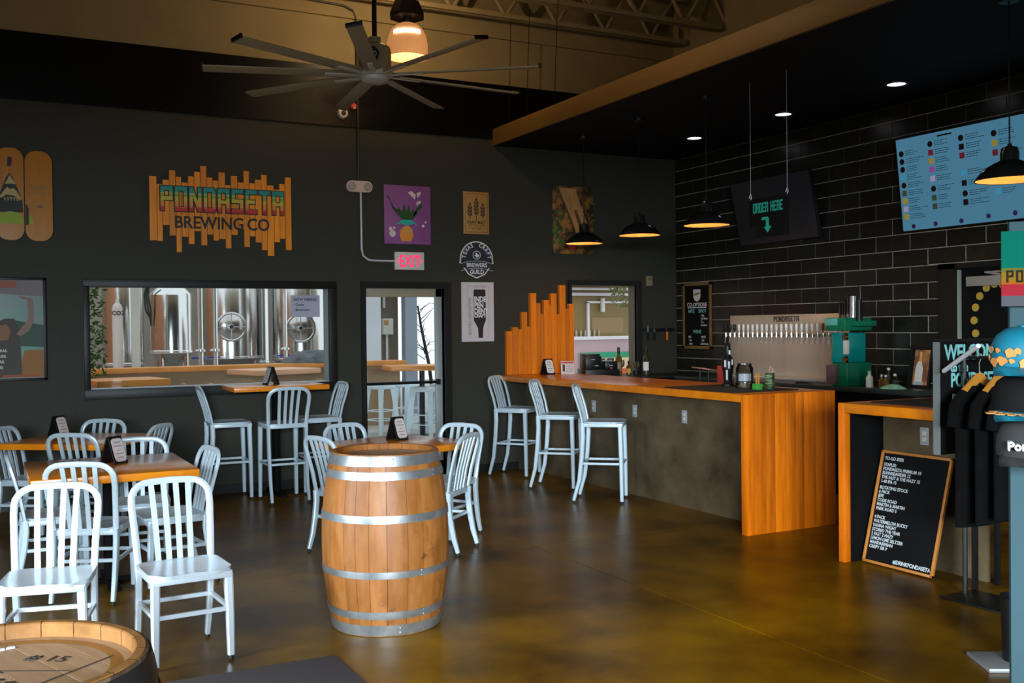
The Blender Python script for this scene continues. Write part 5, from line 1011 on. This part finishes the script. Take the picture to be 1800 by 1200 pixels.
def patio_table(label, x, y, sx, sy, rz, m):
    t = thing('patio_table', label, 'table', (x, y, 0), (0, 0, R(rz)), 'tables beyond the glass'); obj('table_top', MB().box(-sx / 2, sx / 2, -sy / 2, sy / 2, 1.0, 1.07, .006), m, t); obj('column', MB().cyl((0, 0, .03), (0, 0, 1.0), .04, 12), BLACK, t); obj('base', MB().box(-.3, .3, -.3, .3, 0, .03), BLACK, t, smooth=0)
patio_table('pale orange high table right of centre beyond the window', 3.62, 14.1, 1.0, .8, 20, mat('pale_table', (.75, .38, .22), .35))
patio_table('orange high table low in the window, left side', 1.45, 12.3, .8, .75, 10, rail_m)
patio_table('orange high table beyond the glazed door', 5.75, 13.9, 1.05, .8, -10, rail_m)
TOL = mat('white_stool_paint', (.72, .86, .93), .4)
def tolix(): 
    t = thing('metal_stool', '-', 'stool'); b = MB(); obj('seat', MB().box(-.155, .155, -.155, .155, .735, .76, .008).box(-.16, .16, -.16, .16, .69, .738, .006), TOL, t)
    for sx in (-1, 1):
        for sy in (-1, 1):
            lg = obj('leg', MB().sweep([(sx * .145, sy * .145, .74), (sx * .205, sy * .205, 0)], [[(.085, .0), (.01, .012), (.0, .085), (-.012, -.012)], [(.05, 0), (.008, .008), (0, .05), (-.01, -.01)]], side=(-sx, 0, 0)), TOL, t, smooth=0)
    for z, q in ((.22, .185), (.36, .172)):
        for a in ((-q, q, -q, -q), (-q, q, q, q), (-q, -q, -q, q), (q, q, -q, q)): obj('brace', MB().tube([(a[0], a[2], z), (a[1], a[3], z)], .008, 6), TOL, t)
    return t
tp = tolix()
for i, (x, y, a, lb) in enumerate(((5.42, 14.75, 20, 'white metal stool at the left of the glazed door view'), (5.72, 13.72, 35, 'nearest white metal stool in the glazed door view'), (5.98, 15.0, 10, 'white metal stool behind the nearest one'), (6.25, 14.3, 50, 'white metal stool at the right edge of the door view'))):
    o = tp if i == 0 else copy_tree(tp); o.location = (x, y, 0); o.rotation_euler = (0, 0, R(a)); o['label'] = lb; o['group'] = 'white metal patio stools'
# patio structures seen through the door
struct('wall_patio', MB().box(6.15, 7.05, 18.2, 18.4, 0, 4.5), mat('patio_olive', (.16, .13, .09), .7), smooth=0)
t = thing('electrical_box', 'grey electrical box with conduit on the patio wall', 'electrical box', (6.80, 18.19, 1.50)); obj('cabinet', MB().box(-.1, .10, -.14, 0, 0, .30, .01), PLASTICW, t); obj('cover', MB().box(-.09, 0, -.15, -.135, .18, .27), COPPER, t, smooth=0); obj('conduit', MB().tube([(-.05, -.05, .5), (-.05, -.05, 2.4)], .025, 8).tube([(0, -.05, 0), (0, -.05, -1.2)], .025, 8), PLASTICW, t)
tag(obj('white_column', MB().box(6.11, 6.45, 17.5, 17.6, 0, 4.4), mat('column_white', (.70, .74, .80), .6), smooth=0), 'bright white column left in the door view', 'column')
tag(obj('grey_column', MB().box(7.08, 7.32, 17.9, 18.1, 0, 4.4), mat('column_blue', (.32, .37, .46), .6), smooth=0), 'blue grey column in the middle of the door view', 'column')
tag(obj('door_header_beam', MB().box(6.2, 9.5, 17.8, 18.0, 2.65, 3.3), mat('beam_tan', (.35, .28, .2), .7), smooth=0), 'tan header beam over the patio gap', 'beam')
t = thing('bare_tree', 'dark bare branches against the bright sky', 'tree', (8.6, 20.5, 0)); TRK = mat('bark', (.02, .018, .015), .9); random.seed(21)
obj('trunk', MB().tube([(.15, 0, 0), (.05, 0, .8), (-.12, 0, 1.6), (-.2, 0, 2.1)], [.05, .04, .03, .02], 8), TRK, t)
for i in range(22):
    z = random.uniform(.9, 2.1); a = random.uniform(-1, 1); b2 = random.uniform(.2, .6); obj('branch', MB().tube([(-.05 - .1 * (z - 1), 0, z), (-.05 + a * b2 * .5, .05, z + .15), (a * b2, .1, z + random.uniform(0, .35))], [.010, .007, .003], 5), TRK, t)
def shrub(name, label, x, y, z0, z1, r, n, seed, m):
    random.seed(seed); t = thing(name, label, 'plant', (x, y, 0)); obj('stem', MB().tube([(0, 0, 0), (.03, .02, z0), (0, 0, z1)], .02, 6), TRK, t); b = MB()
    for i in range(n):
        a, q, z = random.uniform(0, 6.28), r * random.random() ** .5, random.uniform(z0, z1); p = Vector((q * math.cos(a), q * math.sin(a), z)); u = Vector((random.uniform(-1, 1), random.uniform(-1, 1), random.uniform(-1, 1))).normalized(); v = u.cross(Vector((.3, .5, .8))).normalized(); l = random.uniform(.03, .06)
        b._add([p - u * l, p + v * l * .45, p + u * l, p - v * l * .45, p + u.cross(v) * .008], ((0, 1, 4), (1, 2, 4), (2, 3, 4), (3, 0, 4)))
    o = obj('leaves', b, m, t, smooth=0); o['kind'] = 'stuff'; return t
shrub('garden_shrub', 'green shrub at the left edge of the window view', 1.22, 14.2, .3, 2.4, .24, 700, 31, mat('shrub_leaf', (.06, .16, .03), .6, var=.4, scale=5))
shrub('small_tree', 'leafy branches at the top right of the pass-through', 9.02, 13.1, 1.9, 2.75, .42, 700, 33, mat('pale_leaf', (.22, .24, .10), .6, var=.4, scale=5))
# solid trailer built in place of the bar wall's reflection at the pass-through
t = thing('reflection_trailer', 'olive trailer standing in for the bar wall reflection beyond the pass-through', 'trailer', (8.2, 14.0, 0)); TRW = mat('trailer_white', (.78, .76, .78), .5)
obj('upper_wall', MB().box(-.2, 2.0, 0, .1, 1.42, 2.9), mat('trailer_olive', (.24, .165, .05), .6), t, smooth=0); obj('lower_wall', MB().box(-.2, 2.0, 0, .1, 0, 1.42), mat('trailer_pink', (.52, .37, .38), .6), t, smooth=0)
for a in ((-.2, 2.0, 1.395, 1.45), (.44, 2.0, 1.98, 2.015), (.44, .48, 1.45, 2.0), (-.2, 2.0, 2.10, 2.15), (-.2, 2.0, 2.19, 2.23)): obj('trim_strip', MB().box(a[0], a[1], -.05, 0, a[2], a[3], .003), TRW, t)
obj('awning', MB().box(-.2, 2.0, -.35, 0, 2.30, 2.36), TRW, t, smooth=0); obj('inner_panel', MB().box(.55, 1.15, -.008, 0, 1.50, 1.75), mat('trailer_tan', (.32, .21, .09), .6), t, smooth=0)
obj('lamp_bracket', MB().cyl((.72, -.06, 1.84), (.72, -.06, 2.06), .035, 10), TRW, t)
for i in range(9): obj('glass', MB().lathe([(.012, 0), (.02, .06), (.014, .1)], 8, c=(-.02 + .085 * i, -.03, 1.45)), mat('trailer_glass', (.45, .38, .26), .3), t)
bd = obj('banner', MB().box(.30, 1.6, -.03, -.01, .80, 1.18), mat('banner_cream', (.78, .58, .36), .6), t, smooth=0); obj('green_stripe', MB().box(.30, 1.6, -.035, -.03, 1.10, 1.19), mat('banner_green', (.02, .32, .16), .6), bd, smooth=0); obj('red_stripe', MB().box(.30, 1.6, -.035, -.03, .80, .92), mat('banner_red', (.75, .10, .03), .6), bd, smooth=0)
o = obj('lettering', block_text('SETA', .62, .15, 0, .01, 1.4), INK, bd, (.32, -.032, .94), (PI / 2, 0, 0), smooth=0)
struct('wall_yard', MB().box(7.6, 14, 15.2, 15.4, 0, 2.2), mat('yard_wall', (.5, .42, .36), .7), smooth=0)
struct('tank_reflector_wall', MB().box(-4.2, -4.0, YB + T, 24, 0, 5), mat('reflector_terracotta', (.55, .24, .12), .8), smooth=0)  # unseen wall, added to give the steel tanks orange reflections
